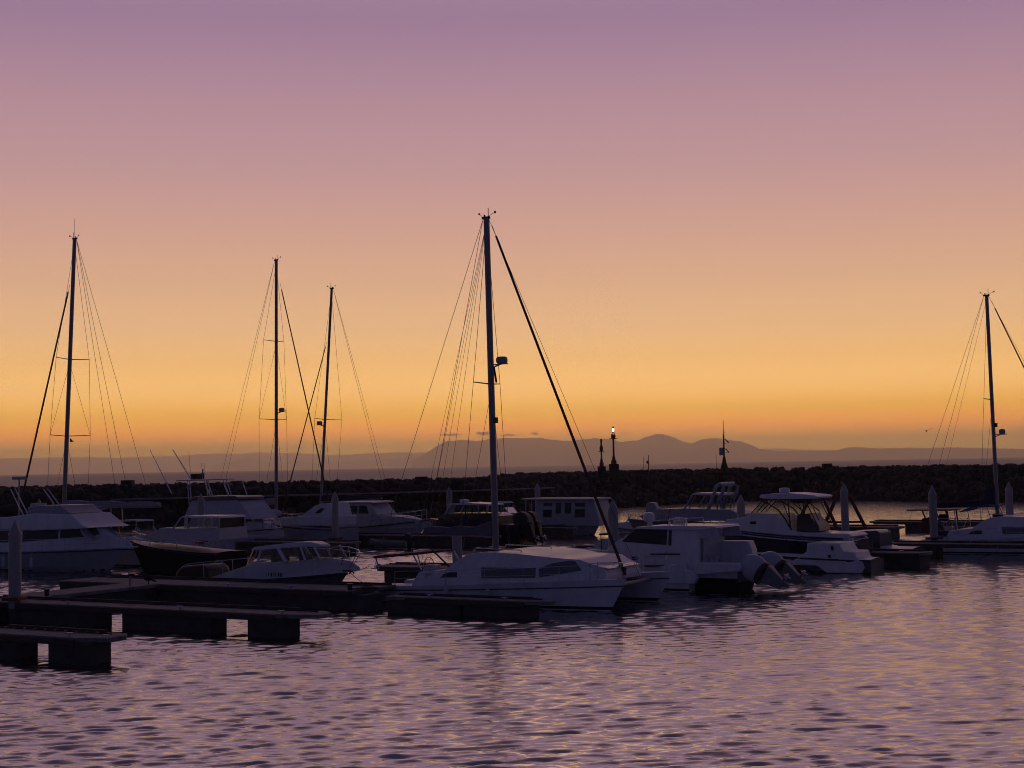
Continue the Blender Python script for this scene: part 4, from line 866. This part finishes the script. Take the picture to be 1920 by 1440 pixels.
def dinghy(label, px, py, Y, right, L_=3.4, m=RUBBER):
    b = Boat('inflatable_dinghy', label, 'dinghy', px, py, Y, right); t = MB(); k = []
    for sg in (1, -1):
        k += [(-L_, sg * .6, .38), (-L_ * .35, sg * .62, .42), (-.45, sg * .42, .5), (-.08, sg * .15, .56)][::sg]
    t.tube(k, .2, 10); b.part('tube', t, m); b.part('floor', MB().box((-L_ + .1, -.45, .18), (-.6, .45, .26)), GREYP, .02); b.part('transom', MB().box((-L_ + .05, -.45, .2), (-L_ + .1, .45, .62)), CREAM, .01)
    outboard(b, -L_ + .02, 0, .55, .62, 4, BLACKP); return b
dinghy('dark inflatable dinghy lying under the bow of the dark windowed cruiser', 696, 997, 112, False)

# ---- dark boat with a radar dome, mast of the catamaran before it
def dark_boat():
    b = Boat('motor_boat', 'dark hulled motor boat, bow left, with white roof, radar dome and lit through windows', 'boat', 803, 971, 119, False)
    Ln = 9.2; f = hull(b, Ln, 3.0, 1.95, 1.5, 1.1, m=NAVY, dm=DGREY); n = 1.2; W_ = planw(f, Ln, .12, 1.3)
    b.part('coaming', MB().cab(b.P([(812, 972), (825, 965), (834, 962.5), (918, 962), (932, 968), (932, 985), (815, 982)], n), W_), NAVY, .05)
    b.part('roof', MB().cab(b.P([(837, 948), (839, 944.5), (870, 942.5), (914, 945), (916, 948), (870, 947)], n), 1.15), WHITE, .03)
    for pl, m in (([(832, 965), (842, 947)], WHITE), ([(847, 964), (851, 947)], CREAM), ([(871, 963), (871, 947)], BLACKP), ([(883, 963), (883, 947)], BLACKP), ([(895, 963), (895, 947)], CREAM), ([(911, 963), (911, 948)], CREAM)):
        side_tubes(b, [tuple(b.P(pl, n))], .055, (-1.05, 1.05), 'window_pillar', m)
    for pl in ([(834, 963), (843, 948), (870, 947), (870, 963)], [(884, 962), (884, 949), (894, 949), (894, 962)], [(896, 962), (896, 949), (910, 949), (910, 962)]):
        for sg in (-1, 1): b.part('window', MB().add([(x, sg * 1.04, z) for x, z in b.P(pl, n)], [(0, 1, 2, 3)]), GLASS)
    x, z = b.L(871, 943); dome(b, x, 0, z, .38, .26)
    outboard(b, -Ln - .05, .55, 1.3, 1.25, 28, BLACKP); outboard(b, -Ln - .05, -.55, 1.3, 1.25, 28, BLACKP)
dark_boat()
def houseboat():
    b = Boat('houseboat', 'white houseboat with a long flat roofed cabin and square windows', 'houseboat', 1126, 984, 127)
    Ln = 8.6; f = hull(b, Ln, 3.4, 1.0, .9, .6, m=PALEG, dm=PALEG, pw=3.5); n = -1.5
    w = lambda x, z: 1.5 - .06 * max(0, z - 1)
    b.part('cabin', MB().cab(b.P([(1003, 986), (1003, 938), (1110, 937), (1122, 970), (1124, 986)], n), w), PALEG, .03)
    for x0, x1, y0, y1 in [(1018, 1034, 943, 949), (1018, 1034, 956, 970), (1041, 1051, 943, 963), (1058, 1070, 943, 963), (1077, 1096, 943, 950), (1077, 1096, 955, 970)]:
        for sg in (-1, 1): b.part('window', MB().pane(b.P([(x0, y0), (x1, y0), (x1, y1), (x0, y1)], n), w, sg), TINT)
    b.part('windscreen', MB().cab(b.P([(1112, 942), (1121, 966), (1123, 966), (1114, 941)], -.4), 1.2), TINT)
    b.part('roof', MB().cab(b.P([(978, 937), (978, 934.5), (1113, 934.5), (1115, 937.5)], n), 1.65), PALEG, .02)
    side_tubes(b, [tuple(b.P([(985, 937), (984, 984)], n)), tuple(b.P([(996, 937), (996, 984)], n))], .04, (-1.4, 1.4), 'roof_post', PALEG)
    b.part('aft_rail', MB().tube([(-Ln + .1, -1.4, 1.7), (-Ln + 1.3, -1.4, 1.7)], .025).tube([(-Ln + .1, -1.4, .95), (-Ln + .1, -1.4, 1.7)], .025).tube([(-Ln + .1, 1.4, 1.7), (-Ln + .1, -1.4, 1.7)], .025), STEEL)
    outboard(b, -Ln - .05, 0, .9, .95, 5, BLACKP)
houseboat()

# ---- twin hulled fishing boat with two raised outboards
def ski_cat():
    b = Boat('fishing_boat', 'white twin hulled fishing boat, bow left, with two pale outboard motors tilted up', 'fishing boat', 1097, 1048, 73.1, False)
    Ln = 8.2; Lh = -b.L(1300, 1085, 0)[0]; fs = [hull(b, Lh, 1.15, 1.5, 1.0, .8, y0=y, m=WHITE, dm=WHITE, rail=None) for y in (0, -2.2)]
    b.part('tunnel_deck', MB().box((-Ln + .1, -2.2, .62), (-1.0, 0, 1.0)), WHITE, .05)
    b.part('stern_shade_block', MB().cab([(-Ln + .1, .62), (-Ln + .45, -.3), (-Lh + .4, -.3), (-Lh + .4, .61)], .95, -1.1), MATTEBLK, .12)  # near-black block added to paint the shade under the stern
    n = .45; c = -1.1
    w = lambda x, z: 1.5 - .14 * max(0, z - 1.4) - .45 * max(0, (x + 2.2) / 2.2)
    b.part('house', MB().cab(b.P([(1108, 1078), (1114, 1056), (1124, 1042), (1141, 1021), (1164, 1016), (1190, 991.5), (1256, 993), (1308, 993), (1309, 1056), (1300, 1078)], n), w, c), WHITE, .06)
    for pl in ([(1163, 1016), (1176, 1002), (1190, 992.5), (1247, 993.5), (1247, 1022), (1215, 1020)],):
        for sg in (-1, 1): b.part('window', MB().pane(b.P(pl, n), w, sg, c), TINT)
    x0, z0 = b.L(1250, 995, n); x1, z1 = b.L(1256, 1023, n)
    for sg in (-1, 1): b.part('door_gap', MB().pane([(x0, z0), (x1, z0), (x1, z1), (x0, z1)], w, sg, c), BLACKP)
    (xa, za), (xb, zb) = b.L(1164, 1015, n), b.L(1190, 992, n)
    b.part('windscreen', MB().add([(xa + .02, c - 1.3, za + .02), (xa + .02, c + 1.3, za + .02), (xb + .02, c + 1.2, zb), (xb + .02, c - 1.2, zb)], [(0, 1, 2, 3)]), TINT)
    b.part('roof', MB().cab(b.P([(1186, 992), (1192, 988), (1250, 986), (1338, 987), (1342, 991), (1300, 994.5)], n), 1.42, c), WHITE, .03)
    for sg in (1, -1): b.part('roof_curtain', MB().pane(b.P([(1309, 993), (1340, 990), (1346, 1010), (1309, 1010)], n), 1.35, sg, c), LCANV)
    for pl in ([(1183, 1044), (1192, 1044), (1193, 1050), (1184, 1050)],):
        for sg in (-1, 1): b.part('porthole', MB().pane(b.P(pl, n), w, sg, c), TINT)
    for pa, pc in [((1219, 1039), (1274, 1039)), ((1206, 1061), (1254, 1061))]:
        (xa, za), (xb, zb) = b.L(*pa, n), b.L(*pc, n); b.part('grab_rail', MB().tube([(xa, c + w(xa, za) + .06, za), (xb, c + w(xb, zb) + .06, zb)], .035, 6), BLACKP)
    b.part('gunwale', MB().cab(b.P([(1300, 1054), (1386, 1057), (1390, 1064), (1386, 1071), (1300, 1078)], .5), .25, .3), WHITE, .04)
    b.part('sponson_stern', MB().cab(b.P([(1238, 1094), (1238, 1062), (1286, 1054), (1288, 1068), (1301, 1071), (1307, 1083), (1301, 1095)], .6), .22, .46), WHITE, .05)
    b.part('gunwale', MB().cab(b.P([(1334, 1052), (1345, 1030), (1350, 1014), (1407, 1014), (1413, 1030), (1417, 1058)], -2.2), .35, -2.3), WHITE, .05)
    b.part('cockpit_bulkhead', MB().cab(b.P([(1311, 1056), (1311, 1011), (1315, 1011), (1315, 1056)], n), 1.2, c), CREAM, .02)
    for i in range(5):
        x, z = b.L(1318 + i * 6.5, 1049, -.2); b.part('rod_holder', MB().tube([(x, -.2, z - .1), (x - .05, -.2, z + .22)], .045, 8), STEEL)
    x, z = b.L(1429, 1077, 0)
    for y in (0, -2.2):
        outboard(b, x, y, z, 1.12, 60, ENGINE)
        b.part('engine_bracket', MB().cab([(-Ln + .2, .95), (x + .1, z + .12), (x + .1, z - .22), (-Ln + .2, .45)], .2, y), DGREY, .03)
    x, z = b.L(1217, 987, c); b.part('radar_dome', MB().tube([(x, c, z - .1), (x, c, z + .22)], .10, 8).lathe([(.2, 0), (.28, .08), (.28, .34), (.2, .44), (.02, .46)], (x, c, z + .22), 14), WHITE)
    q = MB()
    for k in range(6):
        x, z = b.L(1246 + k * 9, 987, c); q.tube([(x, c - .8 + k * .3, z - .05), (x - .25, c - .8 + k * .3, z + .42)], .035, 6)
    (xa, za), (xb, zb) = b.L(1238, 975, c), b.L(1302, 972, c); q.tube([(xa, c - 1, za), (xb, c - 1, zb)], .025).tube([(xa, c + 1, za), (xb, c + 1, zb)], .025)
    for x_ in (xa, (xa + xb) / 2, xb):
        for sg in (-1, 1): q.tube([(x_, c + sg, za), (x_ - .1, c + sg, za - .42)], .025)
    b.part('rod_rack', q, STEEL)
    (xa, za), (xb, zb) = b.L(1263, 913, c), b.L(1251, 988, c); b.part('antenna', MB().tube([(xb, c, zb), (xa, c, za)], .022, 6, .012), BLACKP)
    stanchion_rail(b, [-4, -3, -2, -1, -.2], fs[0], Lh, .5, wires=(1.,), sides=(1,), r=.018)
    return b
ski_cat()

# ---- hardtop sport boat
def hardtop_boat():
    b = Boat('sport_boat', 'navy hulled sport boat, bow left, with white hardtop, clear side curtains and radar dome', 'boat', 1330, 986, 88, False)
    Ln = 9.3; f = hull(b, Ln, 3.1, 2.2, 1.55, 1.4, m=NAVY, dm=WHITE, rail=WHITE); n = 1.3; W_ = planw(f, Ln, .06, 1.45)
    b.part('coaming', MB().cab(b.P([(1338, 988), (1355, 975), (1400, 969), (1410, 962), (1455, 964), (1470, 974), (1483, 994), (1500, 998), (1592, 1001), (1600, 1006), (1590, 1010), (1480, 1004), (1400, 997), (1340, 992)], n), W_), WHITE, .04)
    for pl in ([(1405, 978), (1417, 977), (1418, 983), (1406, 983)],):
        for sg in (-1, 1): b.part('porthole', MB().pane(b.P(pl, n), W_, sg), TINT)
    b.part('hardtop', MB().cab(b.P([(1423, 932), (1426, 927.5), (1445, 925.5), (1480, 924.5), (1528, 929), (1533, 932), (1528, 935), (1475, 936), (1430, 935)], n), 1.3), WHITE, .03)
    b.part('hardtop_underside', MB().cab(b.P([(1476, 936), (1522, 935), (1518, 943), (1484, 943)], n), 1.1), BLACKP, .03)  # black block standing in for the dark underside of the hardtop
    cr = [b.L(*p, n) for p in [(1428, 939), (1440, 945), (1458, 956), (1472, 974), (1484, 994)]]
    for sg in (-1, 1): b.part('windscreen_frame', MB().tube([(x, sg * (1.28 - .03 * i), z) for i, (x, z) in enumerate(cr[::-1])], .04, 6), BLACKP)
    for pl, r in (([(1437, 935), (1437, 944)], .035), ([(1464, 936), (1482, 980)], .022), ([(1476, 936), (1481, 990)], .04), ([(1486, 944), (1509, 962)], .03), ([(1507, 936), (1531, 983)], .03), ([(1519, 942), (1534, 975)], .025)):
        side_tubes(b, [tuple(b.P(pl, n))], r, (-1.2, 1.2), 'hardtop_leg', BLACKP)
    for pl in ([(1409, 962), (1428, 940), (1458, 957), (1465, 967)], [(1430, 939), (1438, 936), (1470, 937), (1482, 988), (1470, 972)], [(1479, 940), (1506, 938), (1529, 980), (1486, 990)]):
        pr = b.P(pl, n)
        for sg in (-1, 1): b.part('window', MB().add([(x, sg * 1.23, z) for x, z in pr], [tuple(range(len(pr)))]), GLASS)
    (xa, za), (xb, zb) = b.L(1406, 963, n), b.L(1428, 939, n)
    for k in range(3): b.part('window', MB().add([(xa, -1.1 + k * .75, za), (xa, -.38 + k * .75, za), (xb, -.38 + k * .75, zb), (xb, -1.1 + k * .75, zb)], [(0, 1, 2, 3)]), GLASS)
    q = MB()
    for k in range(4): q.tube([(xa, -1.12 + k * .75, za), (xb, -1.12 + k * .75, zb)], .03, 6)
    b.part('windscreen_frame', q, BLACKP)
    b.part('helm_seat', MB().cab(b.P([(1488, 998), (1490, 965), (1513, 963), (1516, 971), (1530, 985), (1533, 998)], n), .95), DGREY, .06)
    x, z = b.L(1471, 925); dome(b, x, 0, z, .30, .30)
    q = MB(); x, z = b.L(1300, 986); q.box((-.4, -.16, 2.1), (.9, .16, 2.2)); b.part('bow_platform', q, WHITE, .02)
    x, z = b.L(1580, 1001, n); b.part('transom_corner', MB().cab(b.P([(1575, 1002), (1590, 1003), (1606, 1019), (1600, 1022), (1585, 1016)], n), .12, 1.25).cab(b.P([(1575, 1002), (1590, 1003), (1606, 1019), (1600, 1022), (1585, 1016)], n), .12, -1.25), WHITE, .02)
    stanchion_rail(b, [-3, -2.2, -1.4, -.6, -.1], f, Ln, .42, wires=(1.,), r=.018)
hardtop_boat()
def low_boat():
    b = Boat('motor_boat', 'low open white motor boat with a stepped stern, right of the tilted outboards', 'boat', 1392, 1052, 83.2, False)
    Ln = 8.0; hull(b, 7.6, 2.6, 1.0, .75, 1.0, m=DGREY, dm=WHITE, y0=-.1); n = 1.2
    b.part('stern_steps', MB().cab(b.P([(1575, 1075), (1556, 1061), (1508, 1060), (1514, 1050), (1537, 1035), (1538, 1018.5), (1599, 1019), (1607, 1035), (1628, 1036), (1632, 1048), (1642, 1053), (1647, 1065), (1641, 1076)], n), 1.22, -.05), WHITE, .06).location.x = .75
    b.part('coaming', MB().cab(b.P([(1405, 1054), (1420, 1048), (1514, 1049), (1514, 1056), (1410, 1058)], n), lambda x, z: 1.1 if x < -2 else .5 + .3 * -x, -.1), WHITE, .05)
    for pl in ([(1557, 1024), (1562, 1024), (1563, 1032), (1558, 1032)], [(1552, 1040), (1557, 1040), (1558, 1046), (1553, 1046)]):
        b.part('hatch', MB().pane(b.P(pl, n), 1.22, 1, -.05), BLACKP)
    x, z = b.L(1590, 1052, n); b.part('exhaust', MB().pane(b.P([(1586, 1051), (1600, 1050), (1600, 1053), (1586, 1054)], n), 1.22, 1, -.05), BLACKP)
low_boat()
def tented_boat():
    b = Boat('motor_boat', 'motor boat with dark cockpit tent and a pale stepped stern by the float end', 'boat', 1500, 1030, 91, False)
    Ln = 8.0; hull(b, 7.2, 2.6, 1.0, .8, 1.0, m=DGREY, dm=WHITE); n = 1.2
    b.part('cockpit_tent', MB().cab(b.P([(1600, 1044), (1603, 1003), (1612, 997), (1660, 995), (1668, 999), (1670, 1044)], n), lambda x, z: 1.2 - .2 * max(0, z - 1.2)), DGREY, .08).location.x = .6
    b.part('stern_steps', MB().cab(b.P([(1650, 1060), (1652, 1030), (1668, 1025), (1684, 1027), (1690, 1038), (1702, 1043), (1708, 1055), (1702, 1060)], n), 1.15), WHITE, .05).location.x = .7
    x, z = b.L(1664, 998, n); b.part('stern_light', MB().tube([(x, .9, z - .05), (x, .9, z + .12)], .06, 8), WHITE)
tented_boat()

# ---- express cruiser in the second row
def express_cruiser():
    b = Boat('express_cruiser', 'grey express cruiser, bow left, with raked windscreen and swept radar arch', 'boat', 1176, 969, 107, False)
    Ln = 10.2; f = hull(b, Ln, 3.3, 2.1, 1.7, 1.4, m=DGREY, dm=CREAM); n = 1.3; W_ = planw(f, Ln, .12, 1.4)
    b.part('coaming', MB().cab(b.P([(1190, 969), (1205, 962), (1230, 955), (1282, 953), (1370, 956), (1390, 964), (1390, 978), (1200, 976)], n), W_), GREYP, .06)
    b.part('windscreen_top', MB().cab(b.P([(1296, 928), (1298, 924.5), (1348, 925), (1350, 929)], n), 1.2), WHITE, .02)
    for pl, r in (([(1282, 954), (1297, 927)], .06), ([(1290, 954), (1302, 929)], .03), ([(1327, 955), (1332, 929)], .05), ([(1343, 955), (1345, 929)], .05), ([(1350, 955), (1350, 929)], .035)):
        side_tubes(b, [tuple(b.P(pl, n))], r, (-1.15, 1.15), 'windscreen_frame', GREYP)
    for pl in ([(1286, 953), (1300, 929), (1331, 929), (1326, 953)], [(1331, 953), (1334, 930), (1349, 930), (1349, 953)]):
        for sg in (-1, 1): b.part('window', MB().add([(x, sg * 1.13, z) for x, z in b.P(pl, n)], [(0, 1, 2, 3)]), GLASS)
    ar = [b.L(*p, n) for p in [(1327, 957), (1337, 930), (1342, 913), (1348, 908), (1356, 912), (1354, 925), (1347, 938)]]
    for sg in (-1, 1): b.part('radar_arch', MB().tube([(x, sg * 1.25, z) for x, z in ar], .13, 8), GREYP)
    b.part('arch_top', MB().tube([(ar[3][0], -1.25, ar[3][1]), (ar[3][0], 1.25, ar[3][1])], .14, 8), GREYP)
    x, z = b.L(1224, 956, .4); b.part('covered_motor', MB().cab([(x + .45, z - .2), (x + .4, z + .35), (x + .15, z + .55), (x - .25, z + .5), (x - .5, z - .1)], .3, .4), GREYP, .06)
    stanchion_rail(b, [-4, -3.2, -2.4, -1.6, -.8, -.1], f, Ln, .55, r=.02)
    stanchion_rail(b, [-Ln + .3, -Ln + 1., -Ln + 1.8], f, Ln, .6, r=.022, name='stern_rail')
express_cruiser()
def open_boat():
    b = Boat('open_boat', 'small open boat with blue grey bow and thin canopy frame behind the dock tip', 'boat', 1098, 1027, 88, False)
    Ln = 5.0; f = hull(b, Ln, 1.9, 1.05, .7, .8, m=GREYP, dm=CREAM); n = .6
    b.part('bow_cover', MB().cab(b.P([(1106, 1027), (1118, 1017), (1130, 1010.5), (1142, 1012), (1150, 1025), (1148, 1030)], n), lambda x, z: max(.1, min(.7, -x * .5))), LCANV, .05)
    for sg in (-1, 1):
        b.part('canopy_frame', MB().tube([(b.L(1125, 1003, n)[0], sg * .7, b.L(1125, 1003, n)[1]), (b.L(1162, 1001, n)[0], sg * .7, b.L(1162, 1001, n)[1])], .03).tube([(b.L(1128, 1003, n)[0], sg * .7, b.L(1128, 1003, n)[1]), (b.L(1129, 1014, n)[0], sg * .7, .9)], .025).tube([(b.L(1158, 1002, n)[0], sg * .7, b.L(1158, 1002, n)[1]), (b.L(1160, 1016, n)[0], sg * .7, .9)], .025), BLACKP)
    b.part('canopy', MB().box((b.L(1162, 1002, n)[0], -.72, b.L(1125, 1002, n)[1]), (b.L(1125, 1002, n)[0], .72, b.L(1125, 1002, n)[1] + .06)), MAROON, .02)
open_boat()
def runabout(label, px, py, Y, right, Ln, m=WHITE, top=LCANV, canopy=True):
    b = Boat('motor_boat', label, 'boat', px, py, Y, right); f = hull(b, Ln, Ln * .34, 1.25, .85, .8, m=m, dm=CREAM); W_ = planw(f, Ln, .12, 1.1)
    b.part('coaming', MB().cab([(-.5, 1.18), (-1.3, 1.5), (-Ln * .42, 1.6), (-Ln * .45, 1.3), (-Ln + .3, 1.15), (-Ln + .2, .8), (-.6, 1.05)], W_), WHITE, .05)
    x = -Ln * .40
    for sg in (-1, 1): b.part('windscreen_frame', MB().tube([(x + .35, sg * .8, 1.55), (x - .1, sg * .78, 2.1)], .035, 6), STEEL)
    b.part('windscreen', MB().add([(x + .35, -.8, 1.56), (x + .35, .8, 1.56), (x - .1, .78, 2.1), (x - .1, -.78, 2.1)], [(0, 1, 2, 3)]), GLASS)
    if canopy:
        b.part('canopy', MB().cab([(x, 2.5), (x - .3, 2.62), (x - 1.7, 2.62), (x - 2.0, 2.5), (x - 2.0, 2.45), (x - .3, 2.55)], .9), top, .02)
        for sg in (-1, 1):
            for dx in (-.15, -1.85): b.part('canopy_pole', MB().tube([(x + dx, sg * .85, 2.5), (x + dx * .9 - .1, sg * .9, 1.2)], .022, 6), STEEL)
    b.part('seat', MB().box((x - 1.1, -.6, .9), (x - .7, .6, 1.6)), BLACKP, .06)
    outboard(b, -Ln - .02, 0, .95, .8, 6, BLACKP); return b
runabout('small motor boat with light canopy half hidden between yacht and dark cruiser', 318, 984, 106, True, 5.6)
runabout('small motor boat seen under the boom behind the flybridge boat bow', 455, 974, 124, False, 5.5, top=MAROON)
runabout('low grey motor boat left of the express cruiser bow', 1138, 972, 116, False, 6.0, m=GREYP, canopy=False)
runabout('small motor boat with pale canopy between dark boat and houseboat', 992, 972, 140, True, 5.2)

# ---- red steel frames on the dock
def a_frame(px0, ptop, px1, pyb, Y, label):
    a, t, c = D(px0, pyb, Y), D(*ptop, Y), D(px1, pyb, Y); z = .85
    r = empty('steel_frame', label, 'frame', ((a.x + c.x) / 2, Y, z), 0, 'red steel frames on the dock'); o = Vector(((a.x + c.x) / 2, Y, z))
    for e in (a, c):
        for dy in (-.22, .22):
            MB().tube([Vector((e.x, Y + dy, z)) - o, Vector((t.x, Y + dy * .7, t.z)) - o], .095, 4).build('leg', REDST, r, smooth=False)
    zt = (D(0, 979, Y).z + D(1920, 979, Y).z) / 2
    zc = D((px0 + px1) / 2, 979, Y).z - z; k = (zc) / (t.z - z)
    for dy in (-.2, .2): MB().tube([((a.x - o.x) + (t.x - a.x) * k, dy, zc), ((c.x - o.x) + (t.x - c.x) * k, dy, zc)], .075, 4).build('crossbar', REDST, r, smooth=False)
    MB().tube([(t.x - o.x, -.22, t.z - z), (t.x - o.x, .22, t.z - z)], .10, 6).build('apex_beam', REDST, r)
a_frame(1489, (1531, 906), 1571, 992, 110, 'red steel A frame half hidden behind the hardtop sport boat')
a_frame(1542, (1580, 906), 1624, 992, 111.5, 'red steel A frame straddling the mooring pile')

# ---- small things on the docks, birds
def dock_post(px, py, Y, h, label):
    p = D(px, py, Y); r = empty('service_post', label, 'post', (p.x, p.y, .85))
    MB().tube([(0, 0, 0), (0, 0, h)], .05, 8).build('shaft', GREYP, r); MB().box((-.07, -.07, h - .05), (.2, .07, h + .05)).build('lamp_head', BLACKP, r, .01)
dock_post(244, 1096, 68.5, .5, 'thin dark service post standing on the walkway left of the bird')
def bollard(px, Y, label):
    p = D(px, 1100, Y); r = empty('bollard', label, 'bollard', (p.x, p.y, .85), 0, 'bollards on the docks')
    MB().lathe([(.11, 0), (.10, .22), (.13, .27), (.12, .32)], n=12).build('stem', BLACKP, r); MB().lathe([(.16, -.005), (.16, .02), (.11, .03)], n=12).build('foot', GREYP, r)
bollard(88, 63.2, 'short black bollard on the walkway right of the nearest pile')
bollard(656, 63.3, 'short black bollard on the wide dock below the cabin boat bow')
def hose(px, py, label):
    c = G(px, py, .86); q = MB(); pts = [(.42 * (1 - i / 90) * math.cos(i * .42) * 1.6, .42 * (1 - i / 90) * math.sin(i * .42), .03 + .0012 * i) for i in range(60)]
    o = q.tube(pts, .03, 6).build('hose', BLACKP); o.location = (c.x, c.y, .852); tag(o, label, 'hose')
hose(690, 1104, 'dark coiled hose lying on the wide dock near the catamaran stern')
def perched(px, py, Y, z, label, s=1., flip=1):
    p = D(px, py, Y); r = empty('bird', label, 'bird', (p.x, p.y, z), 0, 'birds around the harbour')
    q = MB().ell((0, 0, .26 * s), (.20 * s, .11 * s, .13 * s), 12, 8).ell((-.15 * s * flip, 0, .42 * s), (.085 * s, .07 * s, .075 * s), 10, 7).tube([(-.08 * s * flip, 0, .33 * s), (-.14 * s * flip, 0, .41 * s)], .07 * s, 8)
    q.tube([(-.21 * s * flip, 0, .42 * s), (-.33 * s * flip, 0, .40 * s)], .02 * s, 5, .006 * s).tube([(.12 * s * flip, 0, .22 * s), (.34 * s * flip, 0, .10 * s)], .06 * s, 6, .03 * s)
    for y in (-.04, .04): q.tube([(0, y * s, .16 * s), (0, y * s, 0)], .012 * s, 5)
    q.build('body', BIRDM, r, ang=80)
perched(278, 1096, 69.2, .85, 'dark bird perched on the walkway edge behind the cabin boat', 1.05)
def flying():
    p = D(1737, 808, 170); q = MB().ell((0, 0, 0), (.22, .1, .1), 10, 6)
    for sg in (-1, 1): q.add([(-.08, sg * .06, .05), (.10, sg * .06, .04), (.16, sg * .5, .28), (-.02, sg * .5, .30), (.24, sg * .95, .12)], [(0, 1, 2, 3), (3, 2, 4)])
    o = q.build('bird', BIRDM); o.location = p; o.rotation_euler = (0, 0, R(70)); tag(o, 'tiny dark bird flying in the sky at the right', 'bird', 'birds around the harbour')
flying()

# ================================================================== the air: dusk haze over the bay
def haze():
    o = MB().box((-76000, -600, -8), (76000, 62500, 950)).build('haze', WHITE, smooth=False); o['kind'] = 'stuff'
    m = bpy.data.materials.new('dusk haze'); m.use_nodes = True; t = m.node_tree; t.nodes.remove(t.nodes['Principled BSDF'])
    v = t.nodes.new('ShaderNodeVolumePrincipled'); v.inputs['Color'].default_value = (.99, .95, .80, 1); v.inputs['Density'].default_value = 6.25e-5
    v.inputs['Anisotropy'].default_value = .74
    t.links.new(v.outputs[0], t.nodes['Material Output'].inputs['Volume']); o.data.materials[0] = m
haze()
